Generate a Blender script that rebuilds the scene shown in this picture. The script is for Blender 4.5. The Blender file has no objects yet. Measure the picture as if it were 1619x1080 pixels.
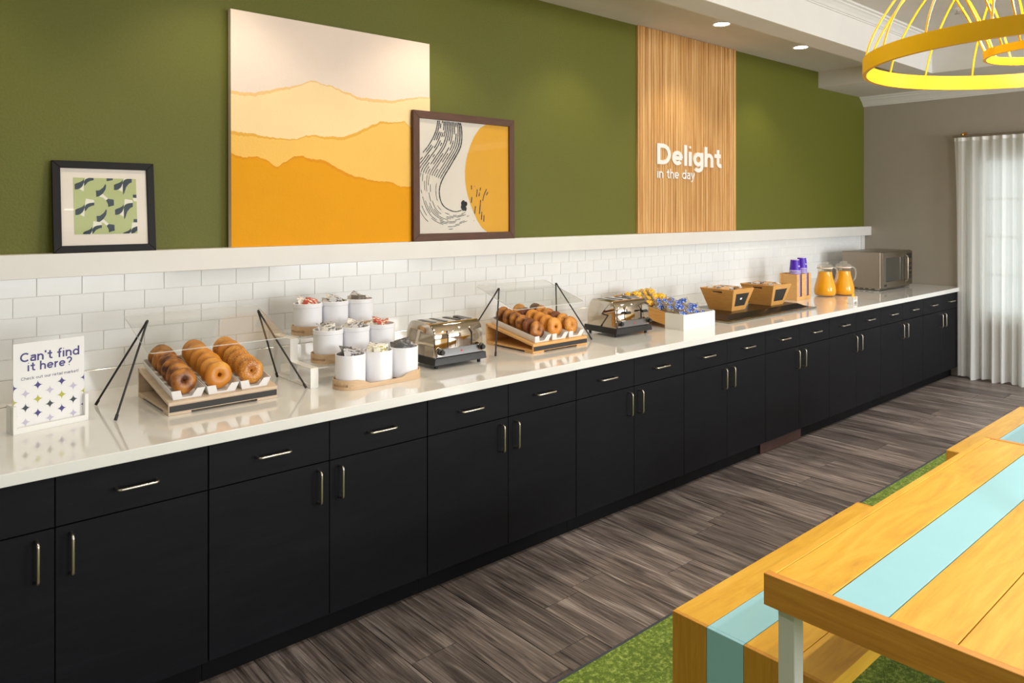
import bpy, bmesh, math, random
from mathutils import Vector, Matrix
random.seed(7)
PI = math.pi
C = bpy.context.scene.collection
SC = bpy.context.scene

# ------------------------------------------------------------------ camera, world, large lights, exposure
cam_d = bpy.data.cameras.new('camera')
cam = bpy.data.objects.new('camera', cam_d); C.objects.link(cam)
YAW = math.radians(48.54)                       # angle of the view axis from +X
cam.location = (0.0, -3.65, 1.70)
cam.rotation_euler = (PI/2, 0, YAW - PI/2)
cam_d.sensor_width = 36.0
cam_d.lens = 1178.0/1619*36
cam_d.shift_y = (332.0-540.0)/1619
cam_d.clip_start = 0.05
SC.camera = cam
SC.view_settings.view_transform = 'Standard'
SC.view_settings.look = 'None'
SC.view_settings.gamma = 1.0
SC.view_settings.use_curve_mapping = False
SC.view_settings.exposure = 0.30

def lin(h):
    h = h.lstrip('#'); v = [int(h[i:i+2], 16)/255 for i in (0, 2, 4)]
    return tuple(((x+.055)/1.055)**2.4 if x > .04045 else x/12.92 for x in v) + (1.0,)

world = bpy.data.worlds.new('sky'); SC.world = world
world.use_nodes = True
bg = world.node_tree.nodes['Background']
bg.inputs[0].default_value = (0.95, 0.98, 1.0, 1); bg.inputs[1].default_value = 1.3

def area(name, loc, rot, sx, sy, power, col=(1, 1, 1)):
    d = bpy.data.lights.new(name, 'AREA'); d.shape = 'RECTANGLE'; d.size = sx; d.size_y = sy
    d.energy = power; d.color = col
    o = bpy.data.objects.new(name, d); o.location = loc; o.rotation_euler = rot; C.objects.link(o); return o
# added soft room fill, tinted like daylight, from behind and left of the camera
area('room_fill', (2.2, -8.3, 1.75), (PI/2, 0, 0), 2.6, 2.0, 150, (.95, .98, 1.0))
area('room_fill', (6.6, -8.3, 1.75), (PI/2, 0, 0), 2.6, 2.0, 230, (.95, .98, 1.0))
area('room_fill', (-3.3, -4.2, 1.75), (PI/2, 0, -PI/2), 3.4, 2.0, 9, (.95, .98, 1.0))

def spot(name, loc, power, ang, blend, col, size, rot=(0, 0, 0)):
    d = bpy.data.lights.new(name, 'SPOT'); d.energy = power; d.spot_size = ang; d.spot_blend = blend
    d.color = col; d.shadow_soft_size = size
    o = bpy.data.objects.new(name, d); o.location = loc; o.rotation_euler = rot; C.objects.link(o); return o

# ------------------------------------------------------------------ materials
def new_mat(name):
    m = bpy.data.materials.new(name); m.use_nodes = True
    nt = m.node_tree; b = nt.nodes['Principled BSDF']
    return m, nt, b
def N(nt, t, **kw):
    n = nt.nodes.new(t)
    for k, v in kw.items(): setattr(n, k, v)
    return n
def plain(name, h, rough=.5, metal=0, coat=0, bump=0, bscale=200, spec=.5, emit=0):
    m, nt, b = new_mat(name)
    b.inputs['Base Color'].default_value = lin(h); b.inputs['Roughness'].default_value = rough
    b.inputs['Metallic'].default_value = metal; b.inputs['Coat Weight'].default_value = coat
    b.inputs['Coat Roughness'].default_value = .05
    b.inputs['Specular IOR Level'].default_value = spec
    if emit:
        b.inputs['Emission Color'].default_value = lin(h); b.inputs['Emission Strength'].default_value = emit
    # slight procedural tone variation so that no surface is a perfect flat tone
    tc = N(nt, 'ShaderNodeTexCoord'); nz = N(nt, 'ShaderNodeTexNoise'); nz.inputs['Scale'].default_value = 6
    nt.links.new(tc.outputs['Object'], nz.inputs['Vector'])
    mx = N(nt, 'ShaderNodeMix', data_type='RGBA', blend_type='MULTIPLY'); mx.inputs[0].default_value = .08
    mx.inputs[6].default_value = lin(h); nt.links.new(nz.outputs['Fac'], mx.inputs[7])
    nt.links.new(mx.outputs[2], b.inputs['Base Color'])
    if bump:
        n2 = N(nt, 'ShaderNodeTexNoise'); n2.inputs['Scale'].default_value = bscale; n2.inputs['Detail'].default_value = 3
        nt.links.new(tc.outputs['Object'], n2.inputs['Vector'])
        bp = N(nt, 'ShaderNodeBump'); bp.inputs['Strength'].default_value = bump; bp.inputs['Distance'].default_value = .01
        nt.links.new(n2.outputs['Fac'], bp.inputs['Height']); nt.links.new(bp.outputs[0], b.inputs['Normal'])
    return m
def wood(name, stops, axis=0, stretch=14, scale=3.0, rough=.4, coat=0, dist=1.5, rings=0, bump=.05, vary=0.0, fine=.35):
    """wood with its grain along the object's axis; stops = [(pos, hex), ...]"""
    m, nt, b = new_mat(name)
    tc = N(nt, 'ShaderNodeTexCoord'); oi = N(nt, 'ShaderNodeObjectInfo')
    cmb = N(nt, 'ShaderNodeCombineXYZ')
    ml = N(nt, 'ShaderNodeMath', operation='MULTIPLY'); ml.inputs[1].default_value = 37.0
    nt.links.new(oi.outputs['Random'], ml.inputs[0])
    for i in range(3): nt.links.new(ml.outputs[0], cmb.inputs[i])
    add = N(nt, 'ShaderNodeVectorMath', operation='ADD')
    nt.links.new(tc.outputs['Object'], add.inputs[0]); nt.links.new(cmb.outputs[0], add.inputs[1])
    mp = N(nt, 'ShaderNodeMapping'); s = [stretch]*3; s[axis] = 1.0
    mp.inputs['Scale'].default_value = s
    nt.links.new(add.outputs[0], mp.inputs['Vector'])
    nz = N(nt, 'ShaderNodeTexNoise'); nz.inputs['Scale'].default_value = scale; nz.inputs['Detail'].default_value = 5
    nz.inputs['Roughness'].default_value = .6; nz.inputs['Distortion'].default_value = dist
    nt.links.new(mp.outputs[0], nz.inputs['Vector'])
    mp2 = N(nt, 'ShaderNodeMapping'); s2 = [stretch*9]*3; s2[axis] = 2.5; mp2.inputs['Scale'].default_value = s2
    nt.links.new(add.outputs[0], mp2.inputs['Vector'])
    n2 = N(nt, 'ShaderNodeTexNoise'); n2.inputs['Scale'].default_value = scale; n2.inputs['Detail'].default_value = 3
    nt.links.new(mp2.outputs[0], n2.inputs['Vector'])
    mixf = N(nt, 'ShaderNodeMix', data_type='FLOAT'); mixf.inputs[0].default_value = fine
    nt.links.new(nz.outputs['Fac'], mixf.inputs[2]); nt.links.new(n2.outputs['Fac'], mixf.inputs[3])
    cr = N(nt, 'ShaderNodeValToRGB'); el = cr.color_ramp.elements
    el[0].position, el[0].color = stops[0][0], lin(stops[0][1])
    el[1].position, el[1].color = stops[-1][0], lin(stops[-1][1])
    for p, h in stops[1:-1]:
        e = el.new(p); e.color = lin(h)
    nt.links.new(mixf.outputs[0], cr.inputs[0])
    out = cr.outputs[0]
    if vary:
        hs = N(nt, 'ShaderNodeHueSaturation'); mr = N(nt, 'ShaderNodeMapRange')
        mr.inputs[3].default_value = 1-vary; mr.inputs[4].default_value = 1+vary
        nt.links.new(oi.outputs['Random'], mr.inputs[0]); nt.links.new(mr.outputs[0], hs.inputs['Value'])
        nt.links.new(out, hs.inputs['Color']); out = hs.outputs[0]
    nt.links.new(out, b.inputs['Base Color'])
    b.inputs['Roughness'].default_value = rough; b.inputs['Coat Weight'].default_value = coat
    b.inputs['Coat Roughness'].default_value = .15
    if bump:
        bp = N(nt, 'ShaderNodeBump'); bp.inputs['Strength'].default_value = bump; bp.inputs['Distance'].default_value = .004
        nt.links.new(n2.outputs['Fac'], bp.inputs['Height']); nt.links.new(bp.outputs[0], b.inputs['Normal'])
    return m
def glass(name, tint='#ffffff', refl=.6, rough=.02, ior=1.45, haze=0.0, edge=None):
    """thin clear sheet: see-through with a Fresnel reflection"""
    m, nt, b = new_mat(name); nt.nodes.remove(b)
    out = nt.nodes['Material Output']
    tr = N(nt, 'ShaderNodeBsdfTransparent'); tr.inputs[0].default_value = lin(tint)
    gl = N(nt, 'ShaderNodeBsdfGlossy'); gl.inputs['Roughness'].default_value = rough
    fr = N(nt, 'ShaderNodeFresnel'); fr.inputs[0].default_value = ior
    ml = N(nt, 'ShaderNodeMath', operation='MULTIPLY'); ml.inputs[1].default_value = refl
    nt.links.new(fr.outputs[0], ml.inputs[0])
    ge = N(nt, 'ShaderNodeNewGeometry'); mi_ = N(nt, 'ShaderNodeMix', data_type='FLOAT')
    mi_.inputs[2].default_value = ior; mi_.inputs[3].default_value = 1/ior
    nt.links.new(ge.outputs['Backfacing'], mi_.inputs[0]); nt.links.new(mi_.outputs[0], fr.inputs[0])
    mx = N(nt, 'ShaderNodeMixShader'); nt.links.new(ml.outputs[0], mx.inputs[0])
    nt.links.new(tr.outputs[0], mx.inputs[1]); nt.links.new(gl.outputs[0], mx.inputs[2])
    res = mx.outputs[0]
    if haze:
        df = N(nt, 'ShaderNodeBsdfDiffuse'); df.inputs[0].default_value = lin('#f4f4f0')
        m2 = N(nt, 'ShaderNodeMixShader'); m2.inputs[0].default_value = haze
        nt.links.new(res, m2.inputs[1]); nt.links.new(df.outputs[0], m2.inputs[2]); res = m2.outputs[0]
    nt.links.new(res, out.inputs[0]); return m

M = {}
M['white_paint'] = plain('white_paint', '#dfdcd7', .45, bump=.02)
M['ceiling'] = plain('ceiling_paint', '#d2ccc3', .7, bump=.04, bscale=300)
M['taupe'] = plain('taupe_wall', '#a59b8d', .75, bump=.06, bscale=250)
M['tile'] = plain('white_glaze', '#ecedec', .12, spec=.5)
M['grout'] = plain('grout', '#ebe7df', .8)
M['quartz'] = plain('white_quartz', '#e7e5e0', .10, coat=.6)
M['nickel'] = plain('brushed_nickel', '#cac2b2', .28, 1)
M['chrome'] = plain('chrome', '#cfc3b3', .05, 1)
M['steel'] = plain('stainless_steel', '#9f9486', .32, 1)
M['steel_lip'] = plain('polished_steel', '#9c9688', .22, 1)
M['dark_steel'] = plain('dark_steel_plate', '#4c4742', .3, 1)
M['black'] = plain('black_plastic', '#1b1a19', .35)
M['black_rod'] = plain('black_rod', '#1e1d1b', .4)
M['black_strip'] = plain('black_laminate', '#2c2a28', .6)
M['chalk'] = plain('chalkboard', '#2a2724', .6)
M['black_frame'] = plain('black_wood_frame', '#151415', .55, spec=.25)
M['white_card'] = plain('white_card', '#eceae8', .5)
M['white_acrylic'] = plain('white_acrylic', '#eeece6', .25)
M['ceramic'] = plain('white_melamine', '#eeeef2', .25)
M['mat_board'] = plain('mat_board', '#e6ddd4', .8)
M['print_green'] = plain('print_pale_green', '#b3bd86', .8)
M['print_navy'] = plain('print_navy', '#36434f', .8)
M['print_white'] = plain('print_white', '#e8e4da', .8)
M['print_yellow'] = plain('print_yellow', '#d69d04', .7, bump=.05)
M['print_linen'] = plain('print_linen', '#d9d2c8', .8, bump=.1, bscale=120)
M['print_ink'] = plain('print_ink', '#2a2d36', .8)
M['purple_ink'] = plain('purple_ink', '#4b4480', .6)
M['grey_ink'] = plain('grey_ink', '#66627a', .6)
M['lavender_ink'] = plain('lavender_ink', '#c4bdd0', .6)
M['olive_ink'] = plain('olive_ink', '#b4b445', .6)
M['slate_ink'] = plain('slate_ink', '#3a4648', .6)
M['letter'] = plain('white_letter', '#eee9e4', .5)
M['yellow_metal'] = plain('yellow_metal', '#f0b400', .38, spec=.4)
M['table_white'] = plain('white_powder_coat', '#dcdcd6', .45)
M['blue'] = plain('pale_blue_laminate', '#9dd3de', .35)
M['cup'] = plain('purple_cup', '#4a18b4', .4)
M['cup_rim'] = plain('white_cup_rim', '#e9def0', .45)
M['juice'] = plain('orange_juice', '#f2aa00', .35)
M['red_label'] = plain('red_label', '#cf3a2c', .5)
M['panel_grey'] = plain('grey_steel_panel', '#8a8a8c', .3, 1)
M['cabinet_gap'] = plain('cabinet_carcass', '#0c0b0d', .7)
M['toe_black'] = plain('toe_kick_black', '#0a0a0d', .6, spec=.15)
M['mw_glass'] = plain('oven_door_glass', '#44443f', .08, coat=.5)
M['brass'] = plain('brass', '#c79a55', .3, 1)
M['lamp_on'] = plain('lamp_diffuser', '#fff3dc', .5, emit=14)
M['bulb_on'] = plain('lit_bulb', '#ffe2b0', .5, emit=10)
M['trim_grey'] = plain('rug_edge_trim', '#3c4146', .6)
M['cream'] = plain('cream_paper', '#eddbce', .9, bump=.12, bscale=90)
M['ochre_a'] = plain('pale_ochre_paper', '#f6d9a6', .9, bump=.12, bscale=90)
M['ochre_b'] = plain('mid_ochre_paper', '#f3c163', .9, bump=.12, bscale=90)
M['ochre_c'] = plain('deep_ochre_paper', '#e29c06', .9, bump=.08, bscale=90)
M['torn_a'] = plain('torn_edge_pale', '#eec587', .9)
M['torn_b'] = plain('torn_edge_mid', '#e6ae48', .9)
M['torn_c'] = plain('torn_edge_deep', '#dc9210', .9)
M['glass'] = glass('clear_glass', refl=.9)
M['picture_glass'] = glass('picture_glass', refl=.4)
M['acrylic'] = glass('clear_acrylic', '#fbfbfa', refl=.7, haze=.015)
M['acrylic_edge'] = glass('acrylic_edge', '#f0f0ee', refl=.6, haze=.45)
M['pane'] = glass('window_glass', '#f2f6f6', refl=.5)
M['pitcher_glass'] = glass('pitcher_glass', '#fdfbf4', refl=.9)
M['thick_glass'] = glass('thick_glass', '#f6f4ee', refl=1.0, haze=.14)
M['cello'] = glass('cellophane', '#f8f2e4', refl=1.4, rough=.12, haze=.08)
M['maple'] = wood('golden_maple', [(.28, '#cc932a'), (.5, '#dfaa36'), (.72, '#eabb4a')], 0, 6.5, 1.7, .38, coat=.15, dist=2.6, fine=.25)
M['maple_end'] = wood('golden_maple_upright', [(.25, '#b97d24'), (.5, '#cb8f30'), (.75, '#d9a142')], 2, 9, 2.2, .45, dist=2.2)
M['maple_y'] = wood('golden_maple_cross', [(.25, '#b9792a'), (.5, '#cf8d36'), (.75, '#dd9f45')], 1, 9, 2.2, .45, dist=2.2)
M['ply'] = wood('pale_ply', [(.25, '#bda386'), (.5, '#cdb69b'), (.75, '#d8c4ab')], 0, 12, 4, .55)
M['ply_warm'] = wood('warm_ply', [(.25, '#c99450'), (.5, '#dba866'), (.75, '#e5b878')], 0, 12, 4, .5)
M['basket_wood'] = wood('basket_wood', [(.25, '#c1863f'), (.5, '#d39b52'), (.75, '#dfab64')], 1, 12, 4, .45, dist=2)
M['tray_wood'] = wood('tray_wood', [(.25, '#b79470'), (.5, '#cbab86'), (.75, '#d8bc99')], 0, 14, 5, .5)
M['walnut'] = wood('walnut', [(.25, '#3a2318'), (.5, '#533322'), (.75, '#67432e')], 0, 14, 5, .62)
M['walnut_z'] = wood('walnut_upright', [(.25, '#3a2318'), (.5, '#533322'), (.75, '#67432e')], 2, 14, 5, .62)
M['slat_wood'] = wood('slat_wood', [(.30, '#9c652f'), (.44, '#bf8b4e'), (.57, '#d8aa6e'), (.70, '#e8c490')], 2, 30, 1.3, .5, dist=.6, bump=.1, fine=.4)
M['cabinet'] = wood('black_stained_wood', [(.3, '#0b0b0f'), (.5, '#0f0f14'), (.7, '#141419')], 0, 6, 3, .6, bump=.02)
M['cabinet'].node_tree.nodes['Principled BSDF'].inputs['Specular IOR Level'].default_value = .16
M['floor_wood'] = wood('grey_brown_plank', [(.34, '#352e2b'), (.44, '#574d48'), (.54, '#786c65'), (.66, '#a1958c')], 1, 11, 1.6, .42, dist=1.2, bump=.12, vary=.32, fine=.40)
M['floor_base'] = wood('grey_brown_floor', [(.26, '#3a312d'), (.5, '#5a4d47'), (.74, '#76685f')], 1, 11, 1.6, .5, bump=.05)
M['toe_brown'] = wood('worn_brown_board', [(.3, '#2b1a16'), (.55, '#4a2f28'), (.8, '#5e4038')], 0, 10, 6, .6)

def green_wall():
    m, nt, b = new_mat('olive_paint')
    tc = N(nt, 'ShaderNodeTexCoord')
    n = N(nt, 'ShaderNodeTexNoise'); n.inputs['Scale'].default_value = 95; n.inputs['Detail'].default_value = 4
    nt.links.new(tc.outputs['Object'], n.inputs['Vector'])
    cr = N(nt, 'ShaderNodeValToRGB'); cr.color_ramp.elements[0].color = lin('#585a15'); cr.color_ramp.elements[1].color = lin('#64661d')
    nt.links.new(n.outputs['Fac'], cr.inputs[0]); nt.links.new(cr.outputs[0], b.inputs['Base Color'])
    bp = N(nt, 'ShaderNodeBump'); bp.inputs['Strength'].default_value = .35; bp.inputs['Distance'].default_value = .006
    nt.links.new(n.outputs['Fac'], bp.inputs['Height']); nt.links.new(bp.outputs[0], b.inputs['Normal'])
    b.inputs['Roughness'].default_value = .55; b.inputs['Specular IOR Level'].default_value = .35
    return m
M['green'] = green_wall()

def rug_mat():
    m, nt, b = new_mat('green_rug_pile')
    tc = N(nt, 'ShaderNodeTexCoord')
    n = N(nt, 'ShaderNodeTexNoise'); n.inputs['Scale'].default_value = 64; n.inputs['Detail'].default_value = 6; n.inputs['Roughness'].default_value = .7
    nt.links.new(tc.outputs['Object'], n.inputs['Vector'])
    cr = N(nt, 'ShaderNodeValToRGB'); el = cr.color_ramp.elements
    el[0].position = .40; el[0].color = lin('#55691e'); el[1].position = .68; el[1].color = lin('#a9b75c')
    e = el.new(.52); e.color = lin('#6c8229')
    nt.links.new(n.outputs['Fac'], cr.inputs[0]); nt.links.new(cr.outputs[0], b.inputs['Base Color'])
    b.inputs['Roughness'].default_value = .95
    n2 = N(nt, 'ShaderNodeTexNoise'); n2.inputs['Scale'].default_value = 260
    nt.links.new(tc.outputs['Object'], n2.inputs['Vector'])
    bp = N(nt, 'ShaderNodeBump'); bp.inputs['Strength'].default_value = .6; bp.inputs['Distance'].default_value = .01
    nt.links.new(n2.outputs['Fac'], bp.inputs['Height']); nt.links.new(bp.outputs[0], b.inputs['Normal'])
    return m
M['rug'] = rug_mat()

def bagel_mat(name, stops, scale, detail=4, specks=None):
    m, nt, b = new_mat(name)
    tc = N(nt, 'ShaderNodeTexCoord'); oi = N(nt, 'ShaderNodeObjectInfo')
    ml = N(nt, 'ShaderNodeMath', operation='MULTIPLY'); ml.inputs[1].default_value = 11.0
    nt.links.new(oi.outputs['Random'], ml.inputs[0])
    n = N(nt, 'ShaderNodeTexNoise', noise_dimensions='4D'); n.inputs['Scale'].default_value = scale; n.inputs['Detail'].default_value = detail
    nt.links.new(tc.outputs['Object'], n.inputs['Vector']); nt.links.new(ml.outputs[0], n.inputs['W'])
    cr = N(nt, 'ShaderNodeValToRGB'); el = cr.color_ramp.elements
    el[0].position, el[0].color = stops[0][0], lin(stops[0][1]); el[1].position, el[1].color = stops[-1][0], lin(stops[-1][1])
    for p, h in stops[1:-1]:
        e = el.new(p); e.color = lin(h)
    nt.links.new(n.outputs['Fac'], cr.inputs[0]); out = cr.outputs[0]
    if specks:
        v = N(nt, 'ShaderNodeTexVoronoi'); v.inputs['Scale'].default_value = specks[0]
        nt.links.new(tc.outputs['Object'], v.inputs['Vector'])
        for lo, hi, h, chan in specks[1:]:
            sep = N(nt, 'ShaderNodeSeparateColor'); nt.links.new(v.outputs['Color'], sep.inputs[0])
            g = N(nt, 'ShaderNodeMath', operation='GREATER_THAN'); g.inputs[1].default_value = lo; nt.links.new(sep.outputs[chan], g.inputs[0])
            d = N(nt, 'ShaderNodeMath', operation='LESS_THAN'); d.inputs[1].default_value = hi; nt.links.new(v.outputs['Distance'], d.inputs[0])
            mu = N(nt, 'ShaderNodeMath', operation='MULTIPLY'); nt.links.new(g.outputs[0], mu.inputs[0]); nt.links.new(d.outputs[0], mu.inputs[1])
            mx = N(nt, 'ShaderNodeMix', data_type='RGBA'); nt.links.new(mu.outputs[0], mx.inputs[0]); nt.links.new(out, mx.inputs[6]); mx.inputs[7].default_value = lin(h)
            out = mx.outputs[2]
    nt.links.new(out, b.inputs['Base Color']); b.inputs['Roughness'].default_value = .38
    bp = N(nt, 'ShaderNodeBump'); bp.inputs['Strength'].default_value = .25; bp.inputs['Distance'].default_value = .006
    nt.links.new(n.outputs['Fac'], bp.inputs['Height']); nt.links.new(bp.outputs[0], b.inputs['Normal'])
    return m
M['raisin'] = bagel_mat('raisin_bagel_crust', [(.36, '#4a240c'), (.46, '#8f541c'), (.6, '#b9782b'), (.75, '#cb9040')], 22)
M['plain_b'] = bagel_mat('plain_bagel_crust', [(.3, '#ba701e'), (.5, '#d1882b'), (.7, '#e0a248')], 12)
M['seeded'] = bagel_mat('seeded_bagel_crust', [(.3, '#a85f18'), (.5, '#c98026'), (.7, '#d99838')], 14, 4,
                        (300, (.55, .40, '#e2bd78', 'Red'), (.86, .42, '#4a2e16', 'Green')))
M['dark_b'] = bagel_mat('dark_bagel_crust', [(.3, '#4f240e'), (.5, '#713916'), (.7, '#8d5022')], 14)

def packet_mat(name, base, ink, accent=None, scale=55, metal=0, rough=.35):
    """printed wrapper: base colour with blocks of small print"""
    m, nt, b = new_mat(name)
    tc = N(nt, 'ShaderNodeTexCoord')
    mp = N(nt, 'ShaderNodeMapping'); mp.inputs['Scale'].default_value = (1, 2.2, 1)
    nt.links.new(tc.outputs['Object'], mp.inputs['Vector'])
    n = N(nt, 'ShaderNodeTexNoise'); n.inputs['Scale'].default_value = scale; n.inputs['Detail'].default_value = 3
    nt.links.new(mp.outputs[0], n.inputs['Vector'])
    cr = N(nt, 'ShaderNodeValToRGB'); cr.color_ramp.interpolation = 'CONSTANT'; el = cr.color_ramp.elements
    el[0].position = 0; el[0].color = lin(base); el[1].position = .56; el[1].color = lin(ink)
    if accent: e = el.new(.40); e.color = lin(base); el[0].color = lin(accent)
    nt.links.new(n.outputs['Fac'], cr.inputs[0]); nt.links.new(cr.outputs[0], b.inputs['Base Color'])
    b.inputs['Roughness'].default_value = rough; b.inputs['Metallic'].default_value = metal
    return m
M['pk_red'] = packet_mat('red_packet', '#b3493e', '#ecd9c4')
M['pk_silver'] = packet_mat('silver_packet', '#b9b8ba', '#55555a')
M['pk_white'] = packet_mat('white_packet', '#e4e2de', '#7c7a7c')
M['pk_dark'] = packet_mat('dark_grey_packet', '#4c4d50', '#77777a')
M['pk_green'] = packet_mat('green_red_packet', '#46583a', '#e8dcc8', '#a04438')
M['pk_olive'] = packet_mat('olive_white_packet', '#e7e5da', '#a3a045')
M['pk_peach'] = packet_mat('peach_packet', '#dcb58a', '#caa075')
M['pk_maroon'] = packet_mat('white_maroon_packet', '#e6e2e4', '#8c5a66', '#b9b8ba')
M['muffin'] = bagel_mat('pastry_crumb', [(.3, '#7a5528'), (.5, '#a8874e'), (.7, '#cdb07a')], 40)
M['bag_yellow'] = packet_mat('yellow_wrapper_print', '#f0b81c', '#7a4c12', '#f6cf4a', 60)
M['bag_blue'] = packet_mat('blue_wrapper_print', '#1f4fae', '#c8d4e8', '#173f98', 60)

def sheer():
    m, nt, b = new_mat('sheer_voile'); nt.nodes.remove(b); out = nt.nodes['Material Output']
    tr = N(nt, 'ShaderNodeBsdfTransparent'); tr.inputs[0].default_value = (1, 1, 1, 1)
    tl = N(nt, 'ShaderNodeBsdfTranslucent'); tl.inputs[0].default_value = lin('#fafaf7')
    df = N(nt, 'ShaderNodeBsdfDiffuse'); df.inputs[0].default_value = lin('#fafaf6')
    tc = N(nt, 'ShaderNodeTexCoord'); w = N(nt, 'ShaderNodeTexNoise'); w.inputs['Scale'].default_value = 300
    nt.links.new(tc.outputs['Object'], w.inputs['Vector'])
    mr = N(nt, 'ShaderNodeMapRange'); mr.inputs[3].default_value = .88; mr.inputs[4].default_value = .96
    nt.links.new(w.outputs['Fac'], mr.inputs[0])
    m1 = N(nt, 'ShaderNodeMixShader'); m1.inputs[0].default_value = .5
    nt.links.new(df.outputs[0], m1.inputs[1]); nt.links.new(tl.outputs[0], m1.inputs[2])
    m2 = N(nt, 'ShaderNodeMixShader'); nt.links.new(mr.outputs[0], m2.inputs[0])
    nt.links.new(tr.outputs[0], m2.inputs[1]); nt.links.new(m1.outputs[0], m2.inputs[2])
    nt.links.new(m2.outputs[0], out.inputs[0]); return m
M['sheer'] = sheer()

# ------------------------------------------------------------------ mesh builder
class MB:
    def __init__(s): s.bm = bmesh.new()
    def box(s, x0, y0, z0, x1, y1, z1, bev=0, seg=1, mi=0):
        vs = [s.bm.verts.new(p) for p in ((x0,y0,z0),(x1,y0,z0),(x1,y1,z0),(x0,y1,z0),(x0,y0,z1),(x1,y0,z1),(x1,y1,z1),(x0,y1,z1))]
        fs = [s.bm.faces.new([vs[i] for i in q]) for q in ((3,2,1,0),(4,5,6,7),(0,1,5,4),(1,2,6,5),(2,3,7,6),(3,0,4,7))]
        for f in fs: f.material_index = mi
        if bev:
            es = list({e for f in fs for e in f.edges})
            r = bmesh.ops.bevel(s.bm, geom=es, offset=bev, segments=seg, affect='EDGES', profile=.5)
            for f in r['faces']: f.material_index = mi
        return s
    def hull(s, pts, faces, mi=0, bev=0):
        vs = [s.bm.verts.new(p) for p in pts]
        fs = [s.bm.faces.new([vs[i] for i in q]) for q in faces]
        for f in fs: f.material_index = mi
        if bev:
            bmesh.ops.bevel(s.bm, geom=list({e for f in fs for e in f.edges}), offset=bev, segments=1, affect='EDGES')
        return s
    def prism(s, poly, a0, a1, plane='xz', mi=0, bev=0):
        """poly in the named plane, swept along the third axis from a0 to a1"""
        def P(u, v, w): return {'xz': (u, w, v), 'yz': (w, u, v), 'xy': (u, v, w)}[plane]
        A = [s.bm.verts.new(P(u, v, a0)) for u, v in poly]; B = [s.bm.verts.new(P(u, v, a1)) for u, v in poly]
        n = len(poly); fs = []
        for i in range(n):
            j = (i+1) % n; fs.append(s.bm.faces.new((A[i], A[j], B[j], B[i])))
        fs.append(s.bm.faces.new(list(reversed(A)))); fs.append(s.bm.faces.new(B))
        for f in fs: f.material_index = mi
        if bev: bmesh.ops.bevel(s.bm, geom=list({e for f in fs for e in f.edges}), offset=bev, segments=1, affect='EDGES')
        return s
    def poly(s, pts, mi=0):
        f = s.bm.faces.new([s.bm.verts.new(p) for p in pts]); f.material_index = mi; return s
    def tube(s, pts, r, seg=8, closed=False, mi=0, cap=True):
        pts = [Vector(p) for p in pts]; n = len(pts); rings = []
        rr = r if isinstance(r, (list, tuple)) else [r]*n
        up = None
        for i, p in enumerate(pts):
            if closed: t = pts[(i+1) % n]-pts[i-1]
            else: t = pts[min(i+1, n-1)]-pts[max(i-1, 0)]
            t.normalize()
            if up is None:
                up = Vector((0, 0, 1)) if abs(t.z) < .9 else Vector((1, 0, 0))
            a = t.cross(up)
            if a.length < 1e-4: a = t.orthogonal()
            a.normalize(); up = a.cross(t).normalized()
            rings.append([s.bm.verts.new(p + a*math.cos(2*PI*k/seg)*rr[i] + up*math.sin(2*PI*k/seg)*rr[i]) for k in range(seg)])
        for i in range(n if closed else n-1):
            A, B = rings[i], rings[(i+1) % n]
            for k in range(seg):
                f = s.bm.faces.new((A[k], A[(k+1) % seg], B[(k+1) % seg], B[k])); f.material_index = mi
        if cap and not closed:
            s.bm.faces.new(list(reversed(rings[0]))).material_index = mi; s.bm.faces.new(rings[-1]).material_index = mi
        return s
    def lathe(s, prof, c=(0, 0, 0), seg=32, mi=0, cap0=True, cap1=True):
        """prof = [(radius, z), ...]; a ring per entry, radius 0 closes to a point"""
        rings = []
        for r, z in prof:
            if r < 1e-6: rings.append([s.bm.verts.new((c[0], c[1], c[2]+z))])
            else: rings.append([s.bm.verts.new((c[0]+r*math.cos(2*PI*k/seg), c[1]+r*math.sin(2*PI*k/seg), c[2]+z)) for k in range(seg)])
        for A, B in zip(rings, rings[1:]):
            for k in range(seg):
                j = (k+1) % seg
                if len(A) == 1 and len(B) == 1: continue
                if len(A) == 1: q = (A[0], B[j], B[k])
                elif len(B) == 1: q = (A[k], A[j], B[0])
                else: q = (A[k], A[j], B[j], B[k])
                s.bm.faces.new(q).material_index = mi
        if cap0 and len(rings[0]) > 1: s.bm.faces.new(list(reversed(rings[0]))).material_index = mi
        if cap1 and len(rings[-1]) > 1: s.bm.faces.new(rings[-1]).material_index = mi
        return s
    def grid(s, fn, nu, nv, mi=0, close_u=False, close_v=False):
        V = [[s.bm.verts.new(fn(i, j)) for j in range(nv)] for i in range(nu)]
        for i in range(nu if close_u else nu-1):
            for j in range(nv if close_v else nv-1):
                a, b = (i+1) % nu, (j+1) % nv
                s.bm.faces.new((V[i][j], V[a][j], V[a][b], V[i][b])).material_index = mi
        return s
    def xform(s, mat): bmesh.ops.transform(s.bm, matrix=mat, verts=s.bm.verts); return s
    def mesh(s, name, mats, smooth=None):
        bmesh.ops.recalc_face_normals(s.bm, faces=s.bm.faces)
        me = bpy.data.meshes.new(name); s.bm.to_mesh(me); s.bm.free()
        for m in (mats if isinstance(mats, (list, tuple)) else [mats]): me.materials.append(M[m] if isinstance(m, str) else m)
        if smooth is not None:
            me.shade_smooth(); me.set_sharp_from_angle(angle=math.radians(smooth))
        return me
    def build(s, name, mats, parent=None, smooth=None, loc=None):
        return link(name, s.mesh(name, mats, smooth), parent, loc)

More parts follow.
